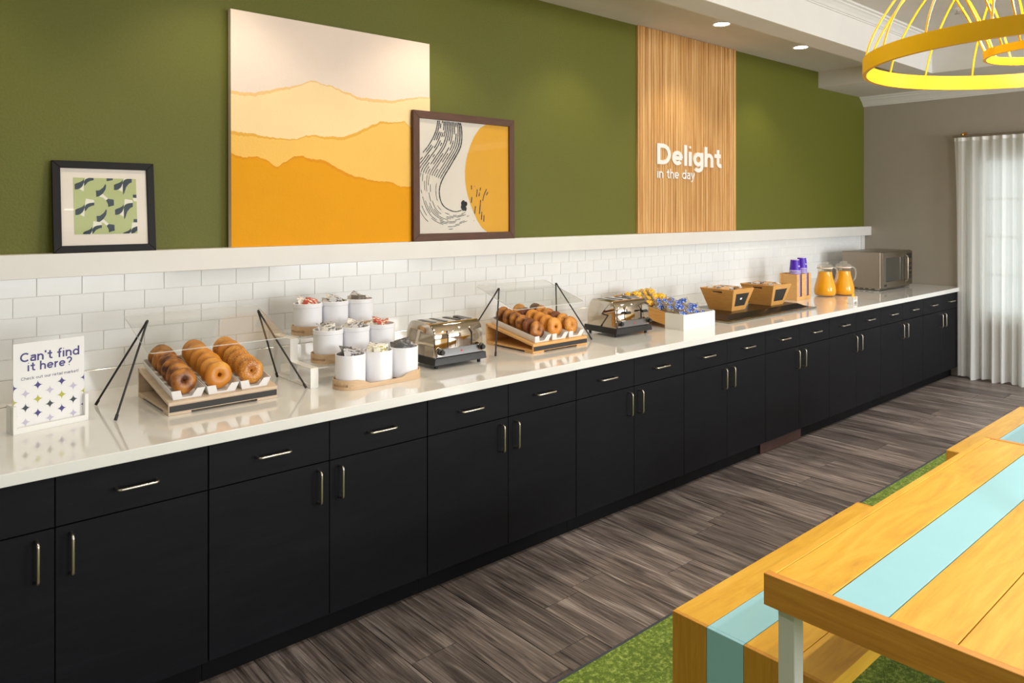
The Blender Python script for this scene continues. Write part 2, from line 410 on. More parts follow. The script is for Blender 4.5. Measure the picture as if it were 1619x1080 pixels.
def link(name, me, parent=None, loc=None):
    o = bpy.data.objects.new(name, me); C.objects.link(o)
    if parent is not None: o.parent = parent
    if loc is not None: o.location = loc
    return o
def thing(name, label, cat, loc=(0, 0, 0), rotz=0, group=None):
    o = bpy.data.objects.new(name, None); C.objects.link(o); o.empty_display_size = .05
    o.location = loc; o.rotation_euler = (0, 0, rotz); return tag(o, label, cat, group)
def tag(o, label, cat, group=None):
    o['label'] = label; o['category'] = cat
    if group: o['group'] = group
    return o
def struct(o): o['kind'] = 'structure'; return o
def stuff(o): o['kind'] = 'stuff'; return o
KIDS = {}
def dup(root, loc, rot=(0, 0, 0), label=None, group=None):
    def cp(o, parent):
        c = o.copy(); C.objects.link(c)
        if parent is not None: c.parent = parent
        for ch in o.children: cp(ch, c)
        return c
    r = cp(root, None); r.location = loc; r.rotation_euler = rot
    if label: r['label'] = label
    if group: r['group'] = group
    return r
ORD = ['first','second','third','fourth','fifth','sixth','seventh','eighth','ninth','tenth','eleventh','twelfth','thirteenth',
       'fourteenth','fifteenth','sixteenth','seventeenth','eighteenth','nineteenth','twentieth','twenty first','twenty second','twenty third']

# lettering: a small geometric stroke font (x-height 1, capitals 1.4), each stroke a ribbon with mass
def cr_spline(P, n):
    out = []
    for i in range(len(P)-1):
        p0, p1, p2, p3 = P[max(i-1, 0)], P[i], P[i+1], P[min(i+2, len(P)-1)]
        for k in range(n):
            t_ = k/n
            out.append(tuple(.5*((2*p1[j])+(-p0[j]+p2[j])*t_+(2*p0[j]-5*p1[j]+4*p2[j]-p3[j])*t_*t_+(-p0[j]+3*p1[j]-3*p2[j]+p3[j])*t_**3) for j in (0, 1)))
    out.append(P[-1]); return out
def arc(cx, cy, rx, ry, a0, a1, n=18):
    return [(cx+rx*math.cos(math.radians(a0+(a1-a0)*k/n)), cy+ry*math.sin(math.radians(a0+(a1-a0)*k/n))) for k in range(n+1)]
def glyph(ch, t):
    """strokes (centre lines) and width of a character for stroke thickness t"""
    h = t/2; R = .5-h; A, CAP, DS = 1.45, 1.4, -.42
    O = arc(.5, .5, R, R, 0, 360, 28)
    if ch == 'o': return [O], 1
    if ch == 'e': return [arc(.5, .5, R, R, 0, 318, 26), [(h, .5), (1-h*.6, .5)]], 1
    if ch == 'c': return [arc(.5, .5, R, R, 42, 318, 24)], .92
    if ch == 'd': return [O, [(1-h, 0), (1-h, A)]], 1
    if ch == 'p': return [O, [(h, DS), (h, 1)]], 1
    if ch == 'g': return [O, [(1-h, 1), (1-h, 0)] + arc(.5, 0, R, -DS-h, 0, -145, 14)[1:]], 1
    if ch == 'h': return [[(h, 0), (h, A)], [(h, .5)] + arc(.45, .55, .45-h, .45-h, 180, 0, 14) + [(.9-h, 0)]], .9
    if ch == 'n': return [[(h, 0), (h, 1)], [(h, .5)] + arc(.45, .55, .45-h, .45-h, 180, 0, 14) + [(.9-h, 0)]], .9
    if ch == 'u': return [[(.9-h, 0), (.9-h, 1)], [(.9-h, .5)] + arc(.45, .45, .45-h, .45-h, 0, -180, 14) + [(h, 1)]], .9
    if ch == 'm':
        w = .42
        return [[(h, 0), (h, 1)], arc(w, .58, w-h, .42-h, 180, 0, 12) + [(2*w-h, 0)], [(2*w-h, .5)] + arc(3*w-h*2, .58, w-h, .42-h, 180, 0, 12) + [(4*w-3*h, 0)]], 4*w-2*h
    if ch == 'r': return [[(h, 0), (h, 1)], arc(.52, .50, .52-h, .5-h, 180, 88, 8)], .54
    if ch == 't': return [[(.24+h, 1.32), (.24+h, .32)] + arc(.24+h+.26, .32, .26, .32-h, 180, 290, 8)[1:], [(0, 1-h), (.66, 1-h)]], .68
    if ch == 'f': return [[(.2+h, 0), (.2+h, 1.1)] + arc(.2+h+.27, 1.12, .27, .36-h, 180, 75, 8), [(0, .95-h), (.6, .95-h)]], .62
    if ch == 'i': d = max(t*.62, .10); return [[(d, 0), (d, 1)], arc(d, 1.32, d*.52, d*.52, 0, 360, 10)], 2*d
    if ch == 'l': return [[(h, 0), (h, A)]], t
    if ch == 'k': return [[(h, 0), (h, A)], [(h, .30), (.78, 1.0)], [(.30, .52), (.84, 0)]], .86
    if ch == 'a': return [cr_spline([(.09, .80), (.24, 1-h*1.2), (.45, 1-h), (.70, .90-h*.4), (.82-h, .62)], 4) + [(.82-h, 0)], cr_spline([(.82-h, .58), (.45, .585), (.17, .50), (h, .29), (.16, h*1.25), (.36, h), (.62, .14), (.82-h, .34)], 4)], .82
    if ch == 'y': return [[(h*.8, 1), (.46, .06)], [(.92-h*.8, 1), (.40, -.22), (.28, DS+h), (.06, DS+h)]], .92
    if ch == 'C': return [arc(.7, .7, .7-h, .7-h, 46, 314, 26)], 1.24
    if ch == 'S': return [cr_spline([(.95, 1.18), (.74, CAP-h*1.1), (.48, CAP-h), (.16, 1.22), (.14, .96), (.48, .74), (.84, .52), (.86, .24), (.52, h), (.24, h*1.3), (.04, .26)], 4)], 1.0
    if ch == 'D': return [[(h, 0), (h, CAP)], [(h, h), (.52, h)] + arc(.52, .7, .70-h, .7-h, -90, 90, 18) + [(h, CAP-h)]], 1.22
    if ch == '?': return [arc(.45, 1.02, .45-h, .38-h*.4, 165, -40, 14) + [(.47, .58), (.45, .40)], arc(.45, .10, t*.36, t*.36, 0, 360, 10)], .9
    if ch == '!': return [[(h, .38), (h, CAP)], arc(h, .10, t*.36, t*.36, 0, 360, 10)], t
    if ch == '.': return [arc(h, .10, t*.36, t*.36, 0, 360, 10)], t
    if ch == "'": return [[(h, 1.05), (h, CAP)]], t
    return [], .42
def stroke_char(m, ch, t, put, depth=0.0):
    """adds a character to builder m; put(u, v, w) maps font units (w = depth) to space; returns its width"""
    S_, w = glyph(ch, t)
    for si, P in enumerate(S_):
        closed = len(P) > 3 and abs(P[0][0]-P[-1][0])+abs(P[0][1]-P[-1][1]) < 1e-6
        if closed: P = P[:-1]
        n = len(P); th = t
        if closed and max(p[0] for p in P)-min(p[0] for p in P) < t*1.3:      # a dot: filled
            f = [put(u, v, 0) for u, v in P]
            if depth:
                b = [put(u, v, depth) for u, v in P]; m.poly(f)
                for i in range(n): j = (i+1) % n; m.poly([f[i], b[i], b[j], f[j]])
            else: m.poly(f)
            continue
        L, Rr = [], []
        for i in range(n):
            a = P[(i-1) % n] if closed or i else P[0]; b = P[(i+1) % n] if closed or i < n-1 else P[-1]
            dx, dy = b[0]-a[0], b[1]-a[1]; l = math.hypot(dx, dy) or 1
            nx, ny = -dy/l*th/2, dx/l*th/2
            L.append((P[i][0]+nx, P[i][1]+ny)); Rr.append((P[i][0]-nx, P[i][1]-ny))
        e = .0004*si
        for i in range(n if closed else n-1):
            j = (i+1) % n
            q = [L[i], Rr[i], Rr[j], L[j]]; f = [put(u, v, -e) for u, v in q]; m.poly(f)
            if depth:
                b = [put(u, v, depth) for u, v in q]
                m.poly([f[0], f[3], b[3], b[0]]); m.poly([f[1], b[1], b[2], f[2]])
                if not closed and i == 0: m.poly([f[0], b[0], b[1], f[1]])
                if not closed and i == n-2: m.poly([f[3], f[2], b[2], b[3]])
    return w
def text_width(text, t, gap): return sum(glyph(c, t)[1]+gap for c in text)-gap
def text_mesh(lines, mat, name, t=.17, gap=.16):
    """lines = [(text, x centre, z baseline, width)] as flat print facing -y"""
    m = MB()
    for text, xc, zb, width in lines:
        s_ = width/text_width(text, t, gap); x = xc-width/2
        for c in text:
            w = stroke_char(m, c, t, lambda u, v, d, x=x: (x+u*s_, d*s_, zb+v*s_)); x += (w+gap)*s_
    me = bpy.data.meshes.new(name); m.bm.to_mesh(me); m.bm.free(); me.materials.append(M[mat]); return me

# ------------------------------------------------------------------ the setting
X0, X1, YF, YCH, YTR, ZC, ZB, ZT = -3.4, 8.49, -8.4, -.88, -1.07, 3.116, 2.953, 3.25
XT = 7.42                                        # inner face of the far soffit
# floor: a base slab plus planks with recessed joints
fl = struct(MB().box(X0, YF, -.08, X1, 0, -.006).build('floor', 'floor_base'))
PW, PX = .2145, 1.561
def plank_mesh(L):
    w, d, g = PW-.0022, .006, .0011
    return MB().hull([(g,0,-d),(g+w,0,-d),(g+w,L,-d),(g,L,-d),(g+.0012,.0012,0),(g+w-.0012,.0012,0),(g+w-.0012,L-.0012,0),(g+.0012,L-.0012,0)],
                     [(0,1,5,4),(1,2,6,5),(2,3,7,6),(3,0,4,7),(4,5,6,7)]).mesh('plank', 'floor_wood')
PM = {}
def plank(x, y0, y1):
    L = round(y1-y0, 2)
    if L < .08: return
    if L not in PM: PM[L] = plank_mesh(L-.002)
    link('plank', PM[L], fl, (x, y0+.001, 0))
joints = {0: -1.31, 9: -1.31, 12: -1.31, 22: -1.31, 24: -1.31, 27: -1.31, 4: -1.31, 6: -1.52, 15: -1.31, 18: -1.40, 2: -1.62, 29: -1.55}
for k in range(-9, 33):
    x = PX + k*PW
    far = x > 6.2
    yend = -3.6 if far else -1.76
    j = joints.get(k, -1.31 - [.82, .36, .61, .0, .74][k % 5] - .05)
    y = -.86
    while y > yend:
        nxt = j if j < y-.05 else y-1.22
        nxt = max(nxt, yend)
        plank(x, nxt, y); y = nxt; j = nxt-1.22

# walls
wb = struct(MB().box(X0, 0, 0, X1+.15, .15, ZC+.3).build('wall_back', 'green'))
MB().box(-.2, -.0015, .9, 8.405, 0, 1.43).build('grout', 'grout', wb)
TW, TH, TZ, TX = .1675, .0834, 1.0035, .572
tile_m = MB().box(.0009, -.0050, .0009, TW-.0009, -.0015, TH-.0009, bev=.0012).mesh('tile', 'tile')
tile_h = {}
for r in range(5):
    off = TX + (0 if r % 2 == 0 else TW/2)
    k = math.ceil((-.05-off)/TW)
    while off+k*TW < 8.40:
        x = off+k*TW
        if x+TW > 8.405:
            w = 8.405-x
            if w > .02: MB().box(x+.0012, -.0055, TZ+r*TH+.0012, x+w-.0012, -.0015, TZ+(r+1)*TH-.0012, bev=.0016).build('tile', 'tile', wb)
        else: link('tile', tile_m, wb, (x, 0, TZ+r*TH))
        k += 1
MB().box(8.407, -.012, .954, X1, 0, 1.419, bev=.002).build('edge_trim', 'white_paint', wb)

# far wall with its window opening
WY0, WY1, WZ0, WZ1 = -2.75, -1.13, .62, 2.24
wr = MB()
wr.box(X1, WY1, 0, X1+.15, .15, ZC+.3); wr.box(X1, YF, 0, X1+.15, WY0, ZC+.3)
wr.box(X1, WY0, 0, X1+.15, WY1, WZ0); wr.box(X1, WY0, WZ1, X1+.15, WY1, ZC+.3)
struct(wr.build('wall_right', 'taupe'))
win = MB()
for a, b in ((WY0, WY0+.05), (WY1-.05, WY1)): win.box(X1+.03, a, WZ0, X1+.10, b, WZ1, bev=.004)
for a, b in ((WZ0, WZ0+.05), (WZ1-.05, WZ1)): win.box(X1+.03, WY0, a, X1+.10, WY1, b, bev=.004)
win_o = struct(win.build('window_1', 'white_paint'))
yy = [WY0+.05+(WY1-WY0-.1)*i/4 for i in range(5)]; zz = [WZ0+.05+(WZ1-WZ0-.1)*i/4 for i in range(5)]
for y in yy[1:-1]: MB().box(X1+.045, y-.014, WZ0+.05, X1+.085, y+.014, WZ1-.05, bev=.003).build('muntin', 'white_paint', win_o)
for z in zz[1:-1]: MB().box(X1+.045, WY0+.05, z-.014, X1+.085, WY1-.05, z+.014, bev=.003).build('muntin', 'white_paint', win_o)
for i in range(4):
    for j in range(4): MB().box(X1+.062, yy[i], zz[j], X1+.066, yy[i+1], zz[j+1]).build('pane', 'pane', win_o)
MB().box(X1-.03, WY0-.03, WZ0-.025, X1+.03, WY1+.03, WZ0, bev=.004).build('window_sill', 'white_paint', win_o)

# the unseen sides of the room
wl = MB(); wl.box(X0-.15, YF, 0, X0, .15, ZC+.3); struct(wl.build('wall_left', 'taupe'))
wf = MB(); wf.box(X0, YF-.15, 0, X1, YF, ZC+.3); struct(wf.build('wall_front', 'taupe'))

# ceiling: channel over the counter, dropped beam round a raised tray
cl = MB()
cl.box(X0, YCH, ZC, XT, 0, ZC+.1); cl.box(X0, YTR, ZB, XT, YCH, ZC+.1); cl.box(XT, YF, ZB, X1, 0, ZC+.1)
struct(cl.build('ceiling', 'ceiling'))
tr = MB().box(X0, YF, ZT, XT+.1, YTR+.1, ZT+.1).build('ceiling', 'ceiling'); struct(tr)
def crown(p0, p1, out, depth, height, zbot, name):
    """stepped crown moulding from p0 to p1; 'out' is the horizontal direction into the room"""
    prof = [(0, 0), (.10, 0), (.13, .10), (.22, .14), (.34, .34), (.55, .58), (.70, .68), (.74, .80), (.94, .84), (1, 1), (0, 1)]
    m = MB(); P0, P1, O = Vector(p0), Vector(p1), Vector(out)
    A = [m.bm.verts.new(P0 + O*(u*depth) + Vector((0, 0, zbot+v*height))) for u, v in prof]
    B = [m.bm.verts.new(P1 + O*(u*depth) + Vector((0, 0, zbot+v*height))) for u, v in prof]
    n = len(prof)
    for i in range(n): m.bm.faces.new((A[i], A[(i+1) % n], B[(i+1) % n], B[i]))
    m.bm.faces.new(A); m.bm.faces.new(list(reversed(B)))
    return struct(m.build(name, 'white_paint'))
rise = MB(); rise.box(X0, YTR-.012, ZB, XT, YTR, ZT, bev=0); rise.box(XT-.012, YF, ZB, XT, YTR-.012, ZT)
struct(rise.build('trim_1', 'white_paint'))
crown((X0, YTR-.012, 0), (XT, YTR-.012, 0), (0, -1, 0), .10, .072, 3.178, 'trim_2')
crown((XT-.012, YF, 0), (XT-.012, YTR, 0), (-1, 0, 0), .10, .072, 3.178, 'trim_3')
crown((X1, YF, 0), (X1, 0, 0), (-1, 0, 0), .115, .10, 2.853, 'trim_4')

# recessed lamps over the counter
def downlight(x, y, z, label, group, power, ang, col, blend=.6):
    t = thing('recessed_light', label, 'ceiling light', (x, y, z), 0, group)
    MB().lathe([(.058, -.002), (.074, -.002), (.076, -.006), (.072, -.009), (.058, -.006)], seg=28, cap0=False, cap1=False).build('trim_ring', 'white_paint', t, 40)
    MB().lathe([(0, -.0055), (.058, -.0055), (.058, -.001), (0, -.001)], seg=28).build('diffuser', 'lamp_on', t, 40)
    spot('downlight', (x, y, z-.03), power, ang, blend, col, .05)
WARM = (1.0, .85, .62)
DX = [6.158-1.218*i for i in range(6)]
for i, x in enumerate(DX):
    lab = {0: 'round recessed ceiling light to the right, nearest the far wall end', 1: 'round recessed ceiling light above the wood slat panel',
           2: 'round recessed ceiling light cut by the top edge of the picture'}.get(i, 'round recessed ceiling light beyond the picture, %s from the far wall' % ORD[i])
    downlight(x, -.463, ZC, lab, 'recessed lights over the counter', 19, math.radians(106), WARM)
# unseen tray lamps beyond the frame, kept for the overhead light they give
for x in (-.6, 2.0, 4.6, 6.6):
    for y in (-2.5, -4.6, -6.8):
        downlight(x, y, ZT, 'unseen round recessed light in the tray, %s row from counter, %s from left' % ({-2.5: 'first', -4.6: 'second', -6.8: 'third'}[y], {-.6: 'first', 2.0: 'second', 4.6: 'third', 6.6: 'fourth'}[x]), 'unseen recessed lights in the tray', {-.6: 42, 2.0: 62, 4.6: 72, 6.6: 100}[x], math.radians(140), (1, .99, .99), .9)

# ceiling sprinkler
t = thing('sprinkler', 'small round fire sprinkler in the raised ceiling behind the yellow rods', 'sprinkler', (6.37, -1.62, ZT))
MB().lathe([(.045, 0), (.045, -.006), (.03, -.012), (0, -.012)], seg=20, cap0=True).build('plate', 'white_paint', t, 40)
MB().lathe([(.008, -.012), (.008, -.035), (.02, -.037), (.02, -.04), (0, -.04)], seg=12, cap0=False).build('head', 'nickel', t, 40)

# ------------------------------------------------------------------ shelf, counter, cabinets
ws = tag(MB().box(X0, -.083, 1.419, X1, 0, 1.518, bev=.002).build('wall_shelf', 'white_paint'), 'long white painted ledge shelf running below the green wall', 'shelf')
ct = thing('countertop', 'long white polished stone countertop over the black cabinets', 'countertop', (0, 0, .874))
MB().box(-.02, -.992, 0, X1-.001, -.0136, .04, bev=.003, seg=2).build('slab', 'quartz', ct)
MB().box(-.02, -.013, .9005, 8.406, -.0015, 1.003, bev=.0015).build('upstand', 'quartz', wb)

def pull(horizontal, L=.125):
    """bent bar pull, centred at the origin, standing 30 mm off the -y side"""
    r, d = .0052, .032; h = L/2; b = .012
    path = [(-h, 0, 0), (-h, -d+b, 0)]
    for k in range(1, 5):
        a = k/4*PI/2; path.append((-h+b*(1-math.cos(a)), -d+b*(1-math.sin(a)), 0))
    path += [(-x, y, z) for x, y, z in reversed(path)]
    m = MB().tube(path, r, 8)
    if not horizontal: m.xform(Matrix.Rotation(PI/2, 4, 'Y'))
    return m.mesh('handle', 'nickel', 50)
PULL_H, PULL_V = pull(True), pull(False)
HW = .4693
def front(name, x0, z0, x1, z1, parent):
    """slab front, local origin at its centre"""
    w, h = x1-x0, z1-z0
    o = MB().box(-w/2, -.02, -h/2, w/2, 0, h/2, bev=.0012).build(name, 'cabinet', parent, None, ((x0+x1)/2, 0, (z0+z1)/2)); return o
def base_cabinet(x, label):
    t = thing('base_cabinet', label, 'cabinet', (x, -.947, 0), 0, 'black base cabinets under the counter')
    MB().box(.001, .0008, .10, 2*HW-.001, .93, .8735).build('carcass', 'cabinet_gap', t)
    MB().box(.001, .048, 0.001, 2*HW-.001, .066, .0995).build('toe_kick', 'toe_black', t)
    for i in (0, 1):
        a = i*HW
        g0, g1 = (.002, .0012) if i == 0 else (.0012, .002)
        d = front('drawer', a+g0, .7115, a+HW-g1, .8695, t); link('handle', PULL_H, d, (0, -.02, 0))
        d = front('door', a+g0, .1025, a+HW-g1, .7075, t)
        hx = HW/2-.050 if i == 0 else -HW/2+.044
        link('handle', PULL_V, d, (hx, -.02, .62-.405))
    return t
CAB_LABELS = ['black cabinet at the near left end of the counter, below the bagel sign', 'black cabinet under the near bagel stand and wire guard',
  'black cabinet under the white canisters and the first toaster', 'black cabinet under the second bagel stand',
  'black cabinet under the second toaster and the wrapped pastries', 'black cabinet under the wooden baskets with a worn brown toe board',
  'black cabinet under the cups and juice pitchers', 'black cabinet under the microwave', 'black cabinet at the far end of the counter beside the sheer curtain']
for i, l in enumerate(CAB_LABELS):
    c = base_cabinet(.0006+i*2*HW, l)
    if i == 5: MB().box(.03, .036, 0.001, .60, .0475, .098).build('toe_board', 'toe_brown', c)
    if i == 8: MB().box(2*HW+.001, -.02, .1, X1-.0006-8*2*HW-.003, .0, .8695, bev=.001).build('filler', 'cabinet', c)

# ------------------------------------------------------------------ wood slat panel with lettering
sp = thing('slat_panel', 'tall ribbed light wood panel on the green wall', 'wall panel', (4.496, 0, 1.5185))
SPW, SPH = 1.362, ZC-1.5195
MB().box(0, -.012, 0, SPW, -.0005, SPH).build('backing', 'slat_wood', sp)
m = MB(); n = 58; p = SPW/n
for i in range(n):
    x = i*p; d = .0165 + .002*((i*7) % 3)
    m.box(x+.0012, -d, .001, x+p-.0012, -.0125, SPH-.001)
stuff(m.build('rib', 'slat_wood', sp))
lt = thing('wall_lettering', 'raised white letters reading Delight in the day on the wood panel', 'sign', (0, -.028, 0))
def letters(text, x0, x1, zb, xh, t, gap, depth):
    sx = (x1-x0)/text_width(text, t, gap); x = x0
    for c in text:
        m = MB(); w = stroke_char(m, c, t, lambda u, v, d: (x+u*sx, d, zb+v*xh), depth)
        x += (w+gap)*sx
        if c != ' ': m.build('letter', 'letter', lt)
        else: m.bm.free()
letters('Delight', 4.720, 5.605, 2.061, .1165, .28, .13, .022)
letters('in the day', 4.720, 5.218, 1.952, .0535, .20, .19, .014)

# ------------------------------------------------------------------ pictures on the ledge
def lean(name, label, cat, x, y, ang):
    t = thing(name, label, cat, (x, y, 1.5185)); t.rotation_euler = (-ang, 0, 0); return t
def frame_bars(t, w, h, f, d, matx, matz):
    """four mitred bars; the picture stands on z=0, front at y=0, back at y=d"""
    def bar(pts, mat):
        A = [(x, 0, z) for x, z in pts]; B = [(x, d, z) for x, z in pts]
        MB().hull(A+B, [(0,1,2,3), (7,6,5,4), (0,4,5,1), (1,5,6,2), (2,6,7,3), (3,7,4,0)], bev=.0015).build('frame_bar', mat, t)
    bar([(0,0), (w,0), (w-f,f), (f,f)], matx); bar([(f,h-f), (w-f,h-f), (w,h), (0,h)], matx)
    bar([(0,0), (f,f), (f,h-f), (0,h)], matz); bar([(w-f,f), (w,0), (w,h), (w-f,h-f)], matz)
# small black frame
pf = lean('picture_frame', 'small black framed print of a green and navy curve pattern', 'picture', .622, -.0735, .112)
FW, FH = .40, .394
frame_bars(pf, FW, FH, .031, .022, 'black_frame', 'black_frame')
MB().box(.030, .009, .030, FW-.030, .013, FH-.030).build('mat_board', 'mat_board', pf)
pr = MB().box(.079, .0078, .079, .326, .0089, .323).build('print', 'print_green', pf)
# pattern cells traced as shapes on the print: u,v in 0..1 of the print, v downwards
def pm(u, v, d=.0): return (.079+u*.247, .0074-d, .323-v*.244)
def arcpts(c, r, a0, a1, n=8): return [(c[0]+r[0]*math.cos(math.radians(a0+(a1-a0)*i/n)), c[1]+r[1]*math.sin(math.radians(a0+(a1-a0)*i/n))) for i in range(n+1)]
navy, wht = MB(), MB()
def shape(b, pts, d=0):
    pts = [(min(max(u, 0), 1), min(max(v, 0), 1)) for u, v in pts]
    q = []
    for p_ in pts:
        if not q or (abs(p_[0]-q[-1][0])+abs(p_[1]-q[-1][1])) > 1e-4: q.append(p_)
    if abs(q[0][0]-q[-1][0])+abs(q[0][1]-q[-1][1]) < 1e-4: q.pop()
    if len(q) > 2: b.poly([pm(u, v, d) for u, v in q])
def wave(u0, v0, s=1.0, wide=1.0):
    # swooping S ribbon: left half thick, pinched in the middle, right half thinner
    top = [(0, .10), (.03, .08), (.08, .06), (.12, .035), (.145, .0)]
    low = [(.145, .06), (.12, .13), (.08, .17), (.04, .19), (0, .19)]
    shape(navy, [(u0+a, v0+b*s) for a, b in top+low])
    top2 = [(.145, .06), (.16, .01), (.20, -.02), (.25, -.03), (.295, -.03)]
    low2 = [(.295, .02*wide), (.25, .03*wide), (.20, .06*wide), (.165, .11*wide), (.145, .125*wide)]
    shape(navy, [(u0+a, v0+b*s) for a, b in top2+low2])
    shape(wht, [(u0+a, v0+b*s) for a, b in [(.145, .07), (.135, .22), (.07, .185), (.11, .15)]], .0002)
    shape(wht, [(u0+a, v0+b*s) for a, b in [(.15, .03), (.165, -.10), (.29, -.075), (.295, -.03), (.22, -.02), (.175, .0)]], .0002)
wave(.02, .02); wave(.02, .47); wave(.13, .87); wave(.635, .02, 1, 2.2); wave(.64, .47, 1, 2.2); wave(.75, .90, 1, 1.5)
for v in (.10, .555):
    shape(navy, [(.345, v+.125), (.35, v+.24)] + [(.40, v+.225), (.46, v+.17), (.50, v+.10), (.51, v+.03), (.50, v+.0)] + [(.46, v+.07), (.40, v+.12)])
    shape(navy, [(.50, v+.30), (.535, v+.27), (.625, v+.285), (.628, v+.39), (.57, v+.405), (.535, v+.42), (.53, v+.36)])
    shape(wht, [(.39, v+.23), (.455, v+.185), (.535, v+.27), (.50, v+.30), (.455, v+.25)], .0002)
shape(navy, [(.52, 0), (.62, 0), (.62, .03), (.52, .055)])
for v in (.29, .74): shape(navy, [(.94, v), (1, v), (1, v+.06), (.94, v+.055)]); shape(wht, [(.94, v+.06), (1, v+.065), (1, v+.125), (.95, v+.12)])
navy.build('pattern', 'print_navy', pr); wht.build('pattern', 'print_white', pr)
MB().box(.030, .0050, .030, FW-.030, .0062, FH-.030).build('glazing', 'picture_glass', pf)

# torn paper landscape canvas
cv = lean('canvas_art', 'large unframed canvas of cream and ochre torn paper hills', 'picture', 1.367, -.052, .006)
CW, CH = 1.171, 1.157
MB().box(0, 0, 0, CW, .036, CH, bev=.001).build('canvas', 'cream', cv)
L1 = [(1.367,2.279),(1.479,2.277),(1.569,2.303),(1.644,2.321),(1.733,2.351),(1.798,2.373),(1.844,2.361),(1.905,2.36),(1.975,2.338),(2.06,2.319),(2.162,2.312),(2.284,2.32),(2.378,2.34),(2.459,2.357),(2.538,2.362)]
L2 = [(1.367,2.087),(1.438,2.08),(1.521,2.066),(1.619,2.063),(1.707,2.063),(1.758,2.084),(1.811,2.091),(1.878,2.086),(1.975,2.096),(2.045,2.116),(2.118,2.153),(2.2,2.192),(2.284,2.196),(2.362,2.208),(2.402,2.174),(2.538,2.136)]
L3 = [(1.367,1.977),(1.427,1.959),(1.497,1.968),(1.539,1.953),(1.596,1.914),(1.644,1.946),(1.681,1.977),(1.733,1.976),(1.772,1.966),(1.844,1.964),(1.905,1.938),(1.968,1.909),(2.045,1.88),(2.133,1.866),(2.253,1.86),(2.331,1.835),(2.418,1.833),(2.538,1.826)]
def layer(L, d, mat, torn, rng):
    n = 150; xs = [CW*i/n for i in range(n+1)]
    def h(x):
        X = x+1.367
        for (a, u), (b, v) in zip(L, L[1:]):
            if a <= X <= b: return u+(v-u)*(X-a)/(b-a)-1.5185
        return L[-1][1]-1.5185
    zs = []
    jit = 0
    for x in xs:
        jit = .7*jit + rng.uniform(-.003, .003); zs.append(h(x)+jit)
    wid = [.012 + .006*math.sin(x*9+d*999) + rng.uniform(-.002, .002) for x in xs]
    a, b = MB(), MB()
    for i in range(n):
        x0, x1 = xs[i], xs[i+1]
        b.poly([(x0, -d, zs[i]-wid[i]), (x1, -d, zs[i+1]-wid[i+1]), (x1, -d, zs[i+1]), (x0, -d, zs[i])])
        a.poly([(x0, -d-.0006, .0005), (x1, -d-.0006, .0005), (x1, -d-.0006, zs[i+1]-wid[i+1]), (x0, -d-.0006, zs[i]-wid[i])])
    p = a.build('paper_layer', mat, cv); b.build('torn_edge', torn, p)
rg = random.Random(3)
layer(L1, .0006, 'ochre_a', 'torn_a', rg); layer(L2, .0018, 'ochre_b', 'torn_b', rg); layer(L3, .0030, 'ochre_c', 'torn_c', rg)

# walnut frame with brush strokes and a yellow segment
wfm = lean('picture_frame', 'walnut framed abstract with black brush strokes and a yellow curve', 'picture', 2.402, -.0825, .006)
AW, AH = .775, .757
frame_bars(wfm, AW, AH, .044, .024, 'walnut', 'walnut_z')
pn = MB().box(.043, .012, .043, AW-.043, .016, AH-.043).build('print', 'print_linen', wfm)
def ap(x, z): return (x-2.402, 0, z-1.5185)
seg = [(2.951,2.25),(2.90,2.205),(2.856,2.152),(2.825,2.095),(2.802,2.037),(2.789,1.985),(2.783,1.934),(2.784,1.88),(2.791,1.832),(2.804,1.785),(2.823,1.738),(2.847,1.688),(2.878,1.634),(2.912,1.592),(2.955,1.5625)]
me = MB(); me.poly([(x-2.402, .0113, min(max(z-1.5185, .0435), AH-.0435)) for x, z in seg] + [(AW-.0435, .0113, .0435), (AW-.0435, .0113, AH-.0435)])
me.build('yellow_segment', 'print_yellow', pn)
# strands of one brush stroke: they start fanned at the top, gather at the neck and curl round at the foot
rg = random.Random(11); st = MB()
def ribbon(pts, w, keep, yy_=.0109):
    L = len(pts); i = 0
    while i < L-1:
        run = rg.randint(3, 16)
        if rg.random() < keep:
            for k in range(i, min(i+run, L-1)):
                (x0, z0), (x1, z1) = pts[k], pts[k+1]
                dx, dz = x1-x0, z1-z0; l = math.hypot(dx, dz) or 1
                a = w(k/L)*rg.uniform(.75, 1.2)/2; nx, nz = -dz/l*a, dx/l*a
                q = [(x0-nx, z0-nz), (x1-nx, z1-nz), (x1+nx, z1+nz), (x0+nx, z0+nz)]
                if all(2.452 < X < 3.125 and 1.567 < Z < 2.229 for X, Z in q): st.poly([(X-2.402, yy_, Z-1.5185) for X, Z in q])
        i += run
outer = [(2.735,2.25),(2.758,2.188),(2.750,2.085),(2.684,1.981),(2.612,1.878),(2.591,1.803),(2.617,1.728),(2.695,1.691),(2.765,1.70)]
inner = [(2.585,2.25),(2.568,2.166),(2.521,2.085),(2.455,2.010),(2.40,1.93),(2.42,1.78),(2.50,1.64),(2.66,1.585),(2.86,1.63)]
K = 15
for s_ in range(K):
    f = s_/(K-1)
    P = [(outer[i][0]*(1-f)+inner[i][0]*f, outer[i][1]*(1-f)+inner[i][1]*f) for i in range(len(outer))]
    pts = cr_spline(P, 26); cut = int(len(pts)*(.5 if s_ else .98))
    ribbon(pts[:cut], lambda u, f=f: (.0105 if f < .1 else .0085)*(1-.5*u), .97-.30*f*(1 if s_ > 3 else .3))
    if s_ > 1: ribbon(pts[cut:], lambda u: .0032, .42)
for s_ in range(7):                                # dry marks over the yellow
    x = 2.83+.018*s_; P = [(x-.01, 1.70-.012*s_), (x+.004, 1.77), (x+.002+.006*s_, 1.85-.004*s_)]
    ribbon(cr_spline(P, 24), lambda u: .0075, .38)
